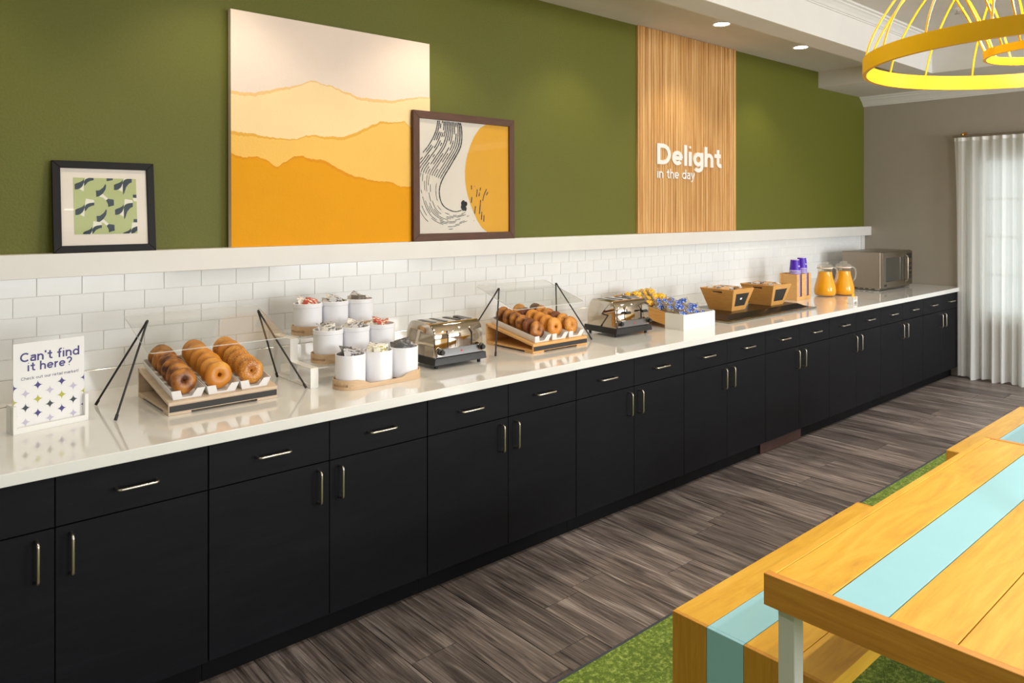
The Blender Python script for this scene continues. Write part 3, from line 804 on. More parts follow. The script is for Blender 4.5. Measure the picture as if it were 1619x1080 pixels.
for k in range(26):                                # blot where the stroke ends
    x, z = 2.775+rg.uniform(-.016, .018), 1.725+rg.uniform(-.02, .022); r_ = rg.uniform(.006, .014)
    st.poly([(x-2.402+r_*math.cos(a), .0107, z-1.5185+r_*1.3*math.sin(a)) for a in [2*PI*i/7 for i in range(7)]])
st.build('brush_stroke', 'print_ink', pn)
MB().box(.043, .0070, .043, AW-.043, .0085, AH-.043).build('glazing', 'picture_glass', wfm)

# ------------------------------------------------------------------ sheer curtain and rod
cx = 8.405
cu = thing('sheer_curtain', 'floor length white sheer curtain hanging over the far window', 'curtain', (cx, 0, 0))
rg = random.Random(5)
ys, ph = [], 0
NU, y = 330, -.945
Ycur = [(-.945 - 2.3*i/(NU-1)) for i in range(NU)]
def fold(yv, z):
    k = (2.44-z)/2.43
    a = .010 + .020*k
    return a*(math.sin(yv*70+1.2*math.sin(yv*9)) + .55*math.sin(yv*31+2+.4*z) + .3*math.sin(yv*143))
NV = 14
def cf(i, j):
    z = 2.425-(2.425-.012)*j/(NV-1)
    if j == NV-1: z += .010*math.sin(Ycur[i]*31+1)+.004*math.sin(Ycur[i]*70)
    yv = Ycur[i] - .028*math.sin(min(1, (2.42-z)/1.5)*PI*.5)*(1-i/(NU-1))**3
    return (fold(yv, z), yv, z)
MB().grid(cf, NU, NV).build('panel', 'sheer', cu, 60)
MB().grid(lambda i, j: (fold(Ycur[i], 2.44)-.003, Ycur[i], 2.432-.035*j), NU, 2).build('header_tape', 'white_card', cu, 60)
rd = thing('curtain_rod', 'thin metal curtain rod with a brass bracket above the sheer curtain', 'curtain rod', (cx, -.93, 2.447))
MB().tube([(0, 0, 0), (0, -2.4, 0)], .009, 10).build('rod', 'steel', rd, 40)
br = MB(); br.tube([(0, -.09, .012), (.083, -.09, .012)], .006, 8); br.box(.074, -.105, -.02, .084, -.075, .04); br.lathe([(0, -.002), (.014, .004), (.014, .018), (0, .024)], (-.006, -.09, .003), 12)
br.build('bracket', 'brass', rd, 40)

# ------------------------------------------------------------------ things on the counter
Z = .9144
# sign holder and sign card
R12 = math.radians(11.5)
sh = thing('sign_holder', 'white block holder standing at the left end of the counter', 'sign holder', (.416, -.558, Z), R12)
m = MB()
m.prism([(0, 0), (.248, 0), (.248, .098), (.236, .098), (.236, .020), (.012, .020), (.012, .098), (0, .098)], 0, .0185, 'xz')
m.prism([(0, 0), (.248, 0), (.248, .098), (.236, .098), (.236, .020), (.012, .020), (.012, .098), (0, .098)], .0265, .062, 'xz')
m.box(.0005, .0184, 0, .2475, .027, .008)
m.build('body', 'white_acrylic', sh)
MB().tube([(-.028, .056, .09), (-.012, .060, .09), (.004, .062, .09)], .0016, 6).build('clip_wire', 'nickel', sh)
sc_ = Vector((.416, -.558, Z)) + Matrix.Rotation(R12, 3, 'Z') @ Vector((.0065, .0205, .0085))
sg = thing('sign_card', 'white card sign asking Cant find it here, with coloured diamond stars', 'sign', sc_, R12)
SW, SHH = .235, .305
MB().box(0, 0, 0, SW, .004, SHH).build('card', 'white_card', sg)
yo = -.0006
link('lettering', text_mesh([("Can'tXfind".replace('X', ' '), SW/2+.002, SHH-.067, .196), ("it here?", SW/2+.001, SHH-.1015, .148)], 'purple_ink', 'lettering', .24, .15), sg, (0, yo, 0))
link('lettering', text_mesh([("Check out our retail market!", SW/2+.002, SHH-.1315, .190)], 'grey_ink', 'lettering', .19, .18), sg, (0, yo, 0))
def star(m, x, z, r=.0165):
    for half in (0,):
        pts = []
        for q in range(4):
            a0 = q*PI/2
            tip = (x+r*math.cos(a0), z+r*math.sin(a0)); c = (x+r*math.cos(a0+PI/4)*1.4142, z+r*math.sin(a0+PI/4)*1.4142)
            for k in range(5):                   # concave side: arc round the outer corner
                a = a0-PI/2 - k/5*PI/2
                pts.append((c[0]+r*math.cos(a), c[1]+r*math.sin(a)))
        pts = [(min(max(u, .0005), SW-.0005), max(v, .0005)) for u, v in pts]
        q = []
        for p_ in pts:
            if not q or abs(p_[0]-q[-1][0])+abs(p_[1]-q[-1][1]) > 1e-5: q.append(p_)
        if len(q) > 2:
            cxm = sum(p_[0] for p_ in q)/len(q); czm = sum(p_[1] for p_ in q)/len(q)
            for a, b in zip(q, q[1:]+q[:1]): m.poly([(cxm, yo, czm), (a[0], yo, a[1]), (b[0], yo, b[1])])
rows = [(.155, 'purple_ink', 0), (.180, 'lavender_ink', 1), (.205, 'olive_ink', 0), (.230, 'slate_ink', 1), (.255, 'purple_ink', 0), (.281, 'lavender_ink', 1)]
for dz, ink, odd in rows:
    for k in range(4):
        x = -.001 + k*.079 + (.0395 if odd else 0)
        if x > SW+.006: continue
        m = MB(); star(m, x, SHH-dz); m.build('star', ink, sg)

# bagels: three shared shapes, one mesh each
def bagel_mesh(name, mat, R, r, hole, seed, lump):
    rg = random.Random(seed); ph = [rg.uniform(0, 6.28) for _ in range(6)]
    nu, nv = 26, 14
    def f(i, j):
        a, b = 2*PI*i/nu, 2*PI*j/nv
        k = 1 + lump*(math.sin(2*a+ph[0])*.5 + math.sin(3*a+ph[1])*.4 + math.sin(5*a+ph[2])*.2)
        rr = r*(1+lump*.7*math.sin(4*a+ph[3])*math.cos(b+ph[4]))
        cx_ = R-r
        x = (cx_+rr*math.cos(b))
        x = max(x, hole*(1+.4*math.sin(a+ph[5]))) if math.cos(b) < 0 else x
        y = rr*.72*math.sin(b)*(1+lump*math.sin(3*a+ph[2]))
        return (x*k*math.cos(a), y, x*k*math.sin(a))      # axis along y
    return MB().grid(f, nu, nv, close_u=True, close_v=True).mesh(name, mat, 180)
BG = {'raisin': bagel_mesh('bagel', 'raisin', .0505, .0262, .003, 1, .05), 'plain': bagel_mesh('bagel', 'plain_b', .0540, .0262, .007, 2, .025),
      'seeded': bagel_mesh('bagel', 'seeded', .0520, .0262, .0045, 3, .045), 'dark': bagel_mesh('bagel', 'dark_b', .0505, .0260, .003, 4, .045)}

def bagel_stand(x, y, wmat, label):
    """sloped riser: W .415, D .40, low front with a black strip"""
    W, D, h0, h1, tk = .432, .405, .050, .121, .012
    t = thing('bagel_stand', label, 'display stand', (x, y, Z), 0, 'sloped bagel stands')
    # local: x 0..W, y 0 (front) .. D
    MB().box(0, 0, .009, W, D, .009+.010, bev=.0008).build('base_board', wmat, t)
    for fx in (0, W-.085):
        MB().box(fx, .002, 0, fx+.085, .07, .0088, bev=.0006).build('foot', wmat, t)
        MB().box(fx, D-.072, 0, fx+.085, D-.002, .0088, bev=.0006).build('foot', wmat, t)
    MB().box(0, D-tk, .0192, W, D, h1-.006, bev=.0008).build('back_board', wmat, t)
    MB().box(0, .0, .0192, W, .010, h0-.0125, bev=.0008).build('front_board', wmat, t)
    sl = (h1-h0)/D
    MB().prism([(0, h0-.012), (D, h1-.012), (D, h1), (0, h0)], 0, W, 'yz', bev=.0008).build('sloped_top', wmat, t)
    MB().box(.003, -.0012, .0125, W-.003, 0, h0-.014).build('black_strip', 'black_strip', t)
    return t, sl, h0
def card_tray_mesh():
    """open white card tray 0.107 wide at the base and 0.128 at the rim, notched front; local y runs up the slope"""
    L, wb, wt, h, tk = .372, .053, .0645, .038, .0016
    m = MB()
    m.box(-wb, 0, 0, wb, L, tk)
    for s_ in (-1, 1):
        m.hull([(s_*wb, 0, 0), (s_*(wb-tk), 0, 0), (s_*(wb-tk), L, 0), (s_*wb, L, 0), (s_*wt, -.006, h), (s_*(wt-tk), -.006, h), (s_*(wt-tk), L+.006, h), (s_*wt, L+.006, h)],
               [(3,2,1,0), (4,5,6,7), (0,1,5,4), (1,2,6,5), (2,3,7,6), (3,0,4,7)])
    m.hull([(-wb, L, 0), (wb, L, 0), (wt, L+.006, h), (-wt, L+.006, h), (-wb, L-tk, 0), (wb, L-tk, 0), (wt, L+.006-tk, h), (-wt, L+.006-tk, h)],
           [(0,1,2,3), (7,6,5,4), (0,4,5,1), (1,5,6,2), (2,6,7,3), (3,7,4,0)])
    def fx(u, v): return (u*(wb+(wt-wb)*v/h), -.006*v/h, v)
    out = [(-1, 0), (1, 0), (1, h), (.52, h), (.30, .007), (-.34, .007), (-.46, h), (-1, h)]
    A = [fx(u, v) for u, v in out]; B = [(p[0], p[1]+tk, p[2]) for p in A]; n = len(A)
    for idx in ((0, 1, 4, 5), (1, 2, 3, 4), (0, 5, 6, 7)):
        m.poly([A[i] for i in idx]); m.poly([B[i] for i in reversed(idx)])
    for i in range(n): j = (i+1) % n; m.poly([A[i], B[i], B[j], A[j]])
    return m.mesh('card_tray', 'white_card')
CT = card_tray_mesh()
def fill_stand(x, y, which, kinds, rg):
    """three trays on a stand, a leaning row of bagels in each"""
    st_, sl, h0 = which
    ang = math.atan(sl); side = 'near' if x < 2 else 'far'
    where = 'near stand' if x < 2 else 'second stand'
    for ti, (row, xo) in enumerate(zip(kinds, (.082, .216, .349))):
        pos = ('left', 'middle', 'right')[ti]
        base = Vector((x+xo, y+.018, Z+h0+sl*.018+.0008))
        o = link('bagel_tray', CT, None, base); o.rotation_euler = (ang, 0, 0)
        tag(o, 'white card tray, %s of three on the %s' % (pos, where), 'tray', 'white card trays of bagels')
        n = len(row)
        for bi, kd in enumerate(row):
            v = .031 + bi*(.330-.031)/(n-1)
            tilt = rg.uniform(.23, .31) if bi else .22
            c = Vector((rg.uniform(-.004, .004), v+.018, .0040+{'plain': .0545, 'seeded': .0525}.get(kd, .0515)*math.cos(tilt)))
            p = base + Matrix.Rotation(ang, 3, 'X') @ c
            nm = {'raisin': 'dark mottled raisin', 'plain': 'plain golden', 'seeded': 'seeded golden', 'dark': 'dark brown'}[kd]
            b = link('bagel', BG[kd], None, p)
            spin = rg.uniform(0, 6.28)
            b.rotation_euler = (Matrix.Rotation(rg.uniform(-.10, .10), 4, 'Z') @ Matrix.Rotation(-tilt+ang*.5, 4, 'X') @ Matrix.Rotation(spin, 4, 'Y')).to_euler()
            tag(b, '%s bagel, %s from the front, %s tray of the %s' % (nm, ORD[bi], pos, where), 'bagel', 'bagels on the %s stand' % side)
rg = random.Random(21)
s1 = bagel_stand(.897, -.662, 'ply', 'pale wood sloped stand of bagels by the sign at the near end')
fill_stand(.890, -.662, s1, [['raisin']*6, ['plain']*6, ['seeded']*4+['plain']+['seeded']], rg)
s2 = bagel_stand(2.778, -.680, 'ply_warm', 'honey coloured wood sloped stand of bagels between the two toasters')
fill_stand(2.778, -.680, s2, [['raisin', 'dark', 'raisin', 'raisin', 'raisin', 'raisin'], ['plain', 'plain', 'plain', 'plain', 'dark', 'plain'], ['seeded', 'seeded', 'dark', 'seeded', 'seeded', 'dark']], rg)

# wire sneeze guards with a clear sheet
def guard(xc, label):
    t = thing('sneeze_guard', label, 'sneeze guard', (xc, -.45, Z), 0, 'wire framed sneeze guards')
    for s_ in (-1, 1):
        f0, f1, ap_ = Vector((s_*.380, -.152, .0045)), Vector((s_*.380, .146, .0045)), Vector((s_*.226, 0, .345))
        pts = [f0 + Vector((0, 0, .002))]
        a, b = ap_-f0, ap_-f1
        pts.append(f0 + a*.95)
        for k in range(1, 6):
            th_ = k/6*PI; u = (1-math.cos(th_))/2
            p = (f0+a*.95)*(1-u) + (f1+b*.95)*u; pts.append(p + (ap_-(f0+a*.95)/2-(f1+b*.95)/2)*math.sin(th_)*.85)
        pts += [f1 + b*.95, f1 + Vector((0, 0, .002))]
        leg = MB().tube(pts, .0042, 8).build('leg', 'black_rod', t, 50)
        for f in (f0, f1):
            MB().tube([f + Vector((0, 0, .0)), f + (ap_-f)*.055], .0060, 8).build('rubber_foot', 'black', leg, 50)
    # sheet: back edge high, front edge low
    yb, zb_, yf_, zf_ = .150, .350, -.190, .243; hw = .277; r = .022; n = 5
    d = Vector((0, yf_-yb, zf_-zb_)); L = d.length; d.normalize(); nn = Vector((1, 0, 0)).cross(d)
    out = []
    for cx_, cy_, a0 in ((hw-r, r, -90), (hw-r, L-r, 0), (-hw+r, L-r, 90), (-hw+r, r, 180)):
        for k in range(n+1):
            a = math.radians(a0+90*k/n); out.append((cx_+r*math.cos(a), cy_+r*math.sin(a)))
    O = Vector((0, yb, zb_)); m = MB()
    P = lambda u, v, w: O + Vector((u, 0, 0)) + d*v + nn*w
    A = [P(u, v, -.0022) for u, v in out]; B = [P(u, v, .0022) for u, v in out]
    m.poly(A); m.poly(list(reversed(B)))
    k = len(out)
    for i in range(k): j = (i+1) % k; m.poly([A[i], A[j], B[j], B[i]], 1)
    m.build('sheet', ['acrylic', 'acrylic_edge'], t)
    return t
guard(1.108, 'clear sheet on splayed black wire legs over the near bagel stand')
guard(2.955, 'clear sheet on splayed black wire legs between the two toasters')

# white acrylic step riser with two glass shelves
ar = thing('step_riser', 'white two step riser holding wooden trays of white canisters', 'riser', (1.503, -.614, Z))
def step(x, side):
    th_ = .004; w = .037; D1, D2, h1, h2 = .204, .391, .089, .192
    prof = [(0, 0), (0, h1), (D1, h1), (D1, h2), (D2, h2), (D2, 0), (D2-th_, 0), (D2-th_, h2-th_), (D1+th_, h2-th_), (D1+th_, h1-th_), (D1+th_, 0), (D1, 0), (D1, h1-th_), (th_, h1-th_), (th_, 0)]
    m = MB()
    segs = [((0, 0), (0, h1), (th_, h1), (th_, 0)), ((th_, h1-th_), (th_, h1), (D1, h1), (D1, h1-th_)), ((D1, .0), (D1, h2), (D1+th_, h2), (D1+th_, .0)),
            ((D1+th_, h2-th_), (D1+th_, h2), (D2-th_, h2), (D2-th_, h2-th_)), ((D2-th_, 0), (D2-th_, h2), (D2, h2), (D2, 0)), ((th_, 0), (D1, 0), (D1, .003), (th_, .003)), ((D1+th_, 0), (D2-th_, 0), (D2-th_, .003), (D1+th_, .003))]
    for q in segs: m.prism(list(q), x, x+w, 'yz')
    return m.build('side_frame', 'white_acrylic', ar)
step(0, -1); step(.527, 1)
for z0, ya, yb in ((.072, .002, .200), (.175, .208, .385)):
    MB().box(.0371, ya, z0+.0113, .5269, yb, z0+.0168).build('shelf', 'acrylic', ar)
    MB().box(.0371, ya-.0055, z0+.0113, .5269, ya-.0001, z0+.0168).build('shelf_edge', 'acrylic_edge', ar)

# wooden canister trays: rim high at the ends, low along the sides, slot handles
def tray_parts():
    HL, R_, tk = .1435, .0748, .006
    def outline(n):                               # stadium, x along; returns (x, y, s) with s=1 at the ends
        pts = []
        for k in range(n+1): a = -PI/2+PI*k/n; pts.append((HL+R_*math.cos(a), R_*math.sin(a), a, 1))
        pts += [(HL*(1-2*k/10), R_, PI/2, 0) for k in range(1, 10)]
        for k in range(n+1): a = PI/2+PI*k/n; pts.append((-HL+R_*math.cos(a), R_*math.sin(a), a, 1))
        pts += [(-HL*(1-2*k/10), -R_, -PI/2, 0) for k in range(1, 10)]
        return pts
    O = outline(20); n = len(O)
    def top(x):
        u = min(max((abs(x)-.075)/.062, 0), 1); u = u*u*(3-2*u)
        return .020 + .022*u
    lev = [0, .014, .024, 1]
    m = MB(); V = []
    for x, y, a, e in O:
        nx, ny = (math.cos(a), math.sin(a)) if e else (0, math.copysign(1, y))
        col = []
        for l in lev:
            z = top(x) if l == 1 else min(l, top(x)-.001)
            col.append((m.bm.verts.new((x, y, z)), m.bm.verts.new((x-nx*tk, y-ny*tk, max(z, .006)))))
        V.append(col)
    def hole(i):
        x, y, a, e = O[i]; x2 = O[(i+1) % n]
        ca = math.degrees(math.atan2(y, abs(x)-HL)) if abs(x) > HL else 99
        return e and x2[3] and abs(ca+18) < 30 if x < 0 else (e and x2[3] and abs(ca) < 30)
    for i in range(n):
        j = (i+1) % n
        for l in range(3):
            m.bm.faces.new((V[i][l][1], V[i][l+1][1], V[j][l+1][1], V[j][l][1]))
            if l == 1 and hole(i): continue
            m.bm.faces.new((V[i][l][0], V[j][l][0], V[j][l+1][0], V[i][l+1][0]))
        m.bm.faces.new((V[i][3][0], V[j][3][0], V[j][3][1], V[i][3][1]))
        if hole(i):
            for l in (1, 2): m.bm.faces.new((V[i][l][0], V[j][l][0], V[j][l][1], V[i][l][1]))
            if not hole(i-1): m.bm.faces.new((V[i][1][0], V[i][2][0], V[i][2][1], V[i][1][1]))
            if not hole(j): m.bm.faces.new((V[j][1][0], V[j][2][0], V[j][2][1], V[j][1][1]))
    rim = m.mesh('rim', 'tray_wood', 35)
    fl_ = MB(); A = [(x*.995, y*.99, 0) for x, y, a, e in O]
    fl_.prism([(x-.0062*(math.cos(a) if e else 0), y-.0062*(math.sin(a) if e else math.copysign(1, y))) for x, y, a, e in O], .0005, .0072, 'xy')
    return rim, fl_.mesh('bottom', 'tray_wood')
TRIM, TBOT = tray_parts()
def canister_mesh(lip):
    r, h, w = .0665, .140, .0045
    p = [(0, 0), (r-.005, 0), (r-.001, .003), (r, .008)]
    if lip: p += [(r, h-.021), (r+.0022, h-.019)]
    p += [(r+(.0022 if lip else 0), h-.002), (r-.001, h), (r-w, h-.001), (r-w, h-.028), (0, h-.028)]
    return MB().lathe(p, seg=40).mesh('canister', 'ceramic', 40)
CAN_L, CAN_P = canister_mesh(True), canister_mesh(False)
# condiment packets
def sachet(name, mat, w, h, t_=.006, crimp=True):
    nu, nv = 8, 6
    def f(sgn):
        def g(i, j):
            u, v = i/(nu-1), j/(nv-1); b = (math.sin(PI*u)*math.sin(PI*v))**.45 if 0 < u < 1 and 0 < v < 1 else 0
            if crimp and (i in (0, nu-1)): b = 0
            return ((u-.5)*w, (v-.5)*h, sgn*t_*b + .0006*math.sin(i*2.1+j))
        return g
    m = MB(); m.grid(f(1), nu, nv); m.grid(f(-1), nu, nv); bmesh.ops.remove_doubles(m.bm, verts=m.bm.verts, dist=1e-5)
    return m.mesh(name, mat, 60)
def tub(name, mat_lid, mat_body, r=.022, h=.02):
    m = MB(); m.lathe([(0, 0), (r*.72, 0), (r*.92, h), (r*1.08, h), (r*1.08, h+.0016)], seg=14, cap1=False); m.lathe([(r*1.08, h+.0016), (0, h+.003)], seg=14, mi=1, cap0=False)
    return m.mesh(name, [mat_body, mat_lid], 40)
PK = {k: sachet('packet', 'pk_'+k, *wh) for k, wh in {'red': (.050, .042), 'silver': (.066, .046), 'white': (.066, .046), 'dark': (.072, .052), 'green': (.060, .044), 'olive': (.058, .044), 'peach': (.05, .04), 'maroon': (.052, .04)}.items()}
PKN = {'red': 'red and cream jam packet', 'silver': 'crinkled silver condiment packet', 'white': 'white printed packet', 'dark': 'dark grey packet', 'green': 'green and red packet', 'olive': 'white and olive packet', 'peach': 'peach packet', 'maroon': 'white and maroon packet'}
RN = ['front', 'middle', 'top']
CN = ['left', 'middle', 'right']
fillings = {(0, 0): ['dark', 'silver', 'silver', 'dark'], (0, 1): ['olive', 'white', 'olive', 'white'], (0, 2): ['dark', 'silver', 'dark', 'dark'],
            (1, 0): ['silver', 'silver', 'white', 'silver'], (1, 1): ['white', 'white', 'silver', 'white'], (1, 2): ['white', 'red', 'red', 'red'],
            (2, 0): ['white', 'red', 'red', 'white'], (2, 1): ['silver', 'green', 'silver', 'white'], (2, 2): ['silver', 'white', 'dark', 'silver']}
rg = random.Random(4)
for ri, (ty, tz, tx) in enumerate(((-.6905, Z, 1.796), (-.5115, Z+.0888+.0003, 1.781), (-.3155, Z+.1918+.0003, 1.777))):
    tt = thing('canister_tray', ['oval wood canister tray on the counter in front of the white riser', 'oval wood canister tray on the lower step of the riser', 'oval wood canister tray on the upper step of the riser'][ri], 'tray', (tx, ty, tz), 0, 'oval wood canister trays')
    link('rim', TRIM, tt); link('bottom', TBOT, tt)
    for ci in range(3):
        px = tx + (ci-1)*.1405
        can = link('canister', CAN_L if ri else CAN_P, None, (px, ty, tz+.0080))
        tag(can, 'white round canister of %s packets, %s of the %s row' % ({'dark': 'dark grey', 'olive': 'olive', 'silver': 'silver', 'white': 'white', 'red': 'red', 'green': 'green'}[fillings[(ri, ci)][1]], CN[ci], RN[ri]), 'canister', 'white condiment canisters')
        top = tz+.0075+.140
        for pi_, kd in enumerate(fillings[(ri, ci)]):
            a = [2.6, .35, 4.3, 1.5][pi_] + rg.uniform(-.3, .3); rr = .022+rg.uniform(0, .008)
            o = link('packet', PK[kd], None, (px+rr*math.cos(a), ty+rr*math.sin(a), top-.004+[.004, .006, .008, .012][pi_]+rg.uniform(0, .003)))
            o.rotation_euler = (rg.uniform(-.2, .4)+.55, rg.uniform(-.5, .5), rg.uniform(-.9, .3))
            tag(o, '%s at the %s of the %s canister of the %s row' % (PKN[kd], ['back left', 'right', 'front', 'back'][pi_], CN[ci], RN[ri]), 'packet', 'packets in the %s %s canister' % (RN[ri], CN[ci]))

# toasters
def toaster(x, y, rz, label, levers):
    """four slot chrome toaster, W .332, D .285; local origin at the front left corner of the base"""
    W, D = .332, .285
    t = thing('toaster', label, 'toaster', (x, y, Z), rz, 'four slot chrome toasters')
    for fx, fy in ((.03, .03), (W-.03, .03), (.03, D-.03), (W-.03, D-.03)):
        MB().lathe([(.009, 0), (.011, .02)], (fx, fy, 0), 12).build('foot', 'black', t, 40)
    MB().prism([(0, .019), (W, .019), (W-.006, .055), (.006, .055)], 0, D, 'xz', bev=.002).build('base', 'black', t)
    # shell: rounded profile in y-z, swept along x; slightly domed end caps
    prof = [(.016, .0555), (.017, .10)] + [(.017+.055*(1-math.cos(a)), .135+.068*math.sin(a)) for a in [PI/2*k/9 for k in range(10)]] 
    prof += [(D-.075, .2035)] + [(D-.075+.055*math.sin(a), .135+.0685*math.cos(a)) for a in [PI/2*k/9 for k in range(1, 10)]] + [(D-.018, .10), (D-.017, .0555)]
    prof = [(py, .0555+(pz-.0555)*1.115) for py, pz in prof]; dz = .0170
    x0, x1 = .012, W-.012
    m = MB(); b = .006
    ringx = [(x0, .96), (x0+.003, .985), (x0+b, 1.0), (x1-b, 1.0), (x1-.003, .985), (x1, .96)]
    cy, cz = D/2, .0555
    V = [[m.bm.verts.new((xx, cy+(py-cy)*s_, cz+(pz-cz)*s_)) for py, pz in prof] for xx, s_ in ringx]
    for A, B in zip(V, V[1:]):
        for i in range(len(prof)-1): m.bm.faces.new((A[i], A[i+1], B[i+1], B[i]))
    m.bm.faces.new(V[0]); m.bm.faces.new(list(reversed(V[-1])))
    m.build('shell', 'chrome', t, 40)
    for xx in (.052, .123, .209, .280):           # dark slots with a lip
        MB().prism([(-.0135+xx, .072), (.0135+xx, .072), (.0135+xx, D-.080), (-.0135+xx, D-.080)], .2036+dz, .2052+dz, 'xy', bev=.0005).build('slot_lip', 'steel_lip', t)
        MB().prism([(-.0105+xx, .076), (.0105+xx, .076), (.0105+xx, D-.084), (-.0105+xx, D-.084)], .2053+dz, .2056+dz, 'xy').build('bread_slot', 'black', t)
    # front: lower steel control panel, levers' slits, dials
    MB().box(.022, .0085, .056, W-.022, .0155, .096, bev=.001).build('control_panel', 'panel_grey', t)
    for xx in (.094, .246):
        MB().box(xx-.0022, .0145, .100, xx+.0022, .0168, .170).build('lever_slit', 'black', t)
        MB().prism([(xx-.004, .165), (xx+.004, .165), (xx+.0035, .186), (xx-.0035, .186)], .0135, .0165, 'xz').build('slit_cap', 'chrome', t)
        lz = .162 if levers else .105
        if levers:
            lv = MB(); lv.tube([(xx, .016, lz-.012), (xx, -.006, lz-.014)], [.004, .004], 8); lv.tube([(xx-.02, -.010, lz-.014), (xx+.02, -.010, lz-.014)], .0085, 10)
            lv.build('lever', 'black', t, 50)
    for xx in (.040, W-.036):
        k = MB().tube([(xx, .0084, .083), (xx, .003, .083)], .0205, 20).build('dial_plate', 'chrome', t, 40)
        MB().tube([(xx, .0029, .083), (xx, -.004, .083), (xx, -.005, .083), (xx, -.020, .083)], [.0165, .0165, .0125, .011], 18).build('dial', 'black', k, 40)
    MB().box(W/2+.002, .0074, .073, W/2+.014, .0084, .080).build('red_badge', 'red_label', t)
    return t
toaster(2.128, -.668, 0, 'chrome four slot toaster beside the white canisters', False)
toaster(3.500, -.652, math.radians(-3), 'chrome four slot toaster beside the wrapped pastries', True)

# sloped pastry tray with white front box
pt = thing('pastry_tray', 'sloping wood tray with a white box front, full of wrapped pastries', 'display tray', (4.045, -.757, Z))
PW_, = (.358,)
m = MB()
m.box(0, 0, 0, PW_, .008, .100); m.box(0, .0082, 0, .008, .148, .103); m.box(PW_-.008, .0082, 0, PW_, .148, .103)
m.build('front_box', 'white_acrylic', pt)
sl = .165
def slope(y): return .005+max(0, (y-.05))*sl
for xx in (.0085, PW_-.0165):
    MB().prism([(.149, slope(.149)), (.60, slope(.60)), (.60, slope(.60)+.082), (.149, .104)], xx-.0083 if xx < .1 else xx+.0003, xx-.0003 if xx < .1 else xx+.0083, 'yz').build('side_board', 'basket_wood', pt)
MB().prism([(.0085, .004), (.60, slope(.60)), (.60, slope(.60)+.008), (.0085, .012)], .0085, PW_-.0085, 'yz').build('bottom_board', 'basket_wood', pt)
MB().box(.0085, .592, slope(.6)+.0085, PW_-.0085, .60, slope(.60)+.082).build('back_board', 'basket_wood', pt)
MB().box(.02, .40, 0, PW_-.02, .48, slope(.40)-.001).build('foot', 'basket_wood', pt)
# wrapped pastries: crumb inside, clear puffed bag with crimped ends, printed label
def pastry(col):
    me_c = MB().grid(lambda i, j: ((.030+.003*math.sin(i*1.9))*math.cos(2*PI*i/14)*math.sin(PI*(j+.02)/6.04), (.023+.002*math.sin(i*2.7))*math.sin(2*PI*i/14)*math.sin(PI*(j+.02)/6.04), .016*math.cos(PI*(j+.02)/6.04)), 14, 7, close_u=True).mesh('crumb', 'muffin', 90)
    nu, nv = 11, 7
    def f(s_):
        def g(i, j):
            u, v = i/(nu-1), j/(nv-1); e = math.sin(PI*u); b = (e*math.sin(PI*v))**.5 if 0 < u < 1 and 0 < v < 1 else 0
            return ((u-.5)*.092, (v-.5)*(.064 if 0 < i < nu-1 else .070), s_*.022*b+.002*math.sin(i*2.3+j*1.7)+ (.003*math.sin(j*3.1) if i in (0, nu-1) else 0))
        return g
    m_ = MB(); m_.grid(f(1), nu, nv); m_.grid(f(-1), nu, nv); bmesh.ops.remove_doubles(m_.bm, verts=m_.bm.verts, dist=1e-5)
    me_b = m_.mesh('wrapper', 'cello', 60)
    n_ = 16
    rx, ry = (.031, .022) if col == 'bag_blue' else (.034, .024)
    def lab(i, j):
        r_ = j/3; a = 2*PI*i/n_; xx, yy_ = rx*r_*math.cos(a), ry*r_*math.sin(a)
        u, v = xx/.092+.5, yy_/.064+.5
        return (xx, yy_, .022*(math.sin(PI*u)*math.sin(PI*v))**.5+.0032)
    me_l = MB().grid(lab, n_, 4, close_u=True).mesh('printed_label', col, 90)
    return me_c, me_b, me_l
PB, PY = pastry('bag_blue'), pastry('bag_yellow')
rg = random.Random(9)
def put_pastry(kind, x, y, z, rot, label, group):
    t = thing('wrapped_pastry', label, 'snack', (x, y, z), 0, group); t.rotation_euler = rot
    for nm, me_ in zip(('crumb', 'wrapper', 'printed_label'), PB if kind == 'blue' else PY): link(nm, me_, t)
for ri in range(6):
    kind = 'blue' if ri < 3 else 'yellow'
    n = 4
    for ci in range(n):
        lx = .068 + ci*.074 + rg.uniform(-.004, .004); ly = .060 + ri*.092 + rg.uniform(-.006, .006)
        lz = slope(ly)+.068+(.018 if ri else .012)+.01*math.sin(ri*2+ci*1.7) + (.012 if ri == 5 else 0)
        put_pastry(kind, 4.045+lx, -.757+ly, Z+lz, (rg.uniform(.55, .85), rg.uniform(-.2, .2), rg.uniform(-.45, .3)),
                   '%s label wrapped pastry, %s from the left in the %s row of the tray' % (kind, ORD[ci], ORD[ri]), '%s wrapped pastries' % kind)
for ri in range(5):
    kind = 'blue' if ri < 3 else 'yellow'
    for ci in range(3):
        lx = .10 + ci*.079 + rg.uniform(-.01, .01); ly = .105+ri*.092
        put_pastry(kind, 4.045+lx, -.757+ly, Z+slope(ly)+.105+rg.uniform(-.006, .012), (rg.uniform(.5, 1.0), rg.uniform(-.4, .4), rg.uniform(-.8, .8)),
                   '%s label wrapped pastry atop the pile, %s from left, %s from front' % (kind, ORD[ci], ORD[ri]), '%s wrapped pastries' % kind)
MB().prism([(.0086, .032), (.59, slope(.59)+.024), (.59, slope(.59)+.030), (.0086, .038)], .0172, PW_-.0172, 'yz').build('false_floor', 'white_card', pt)

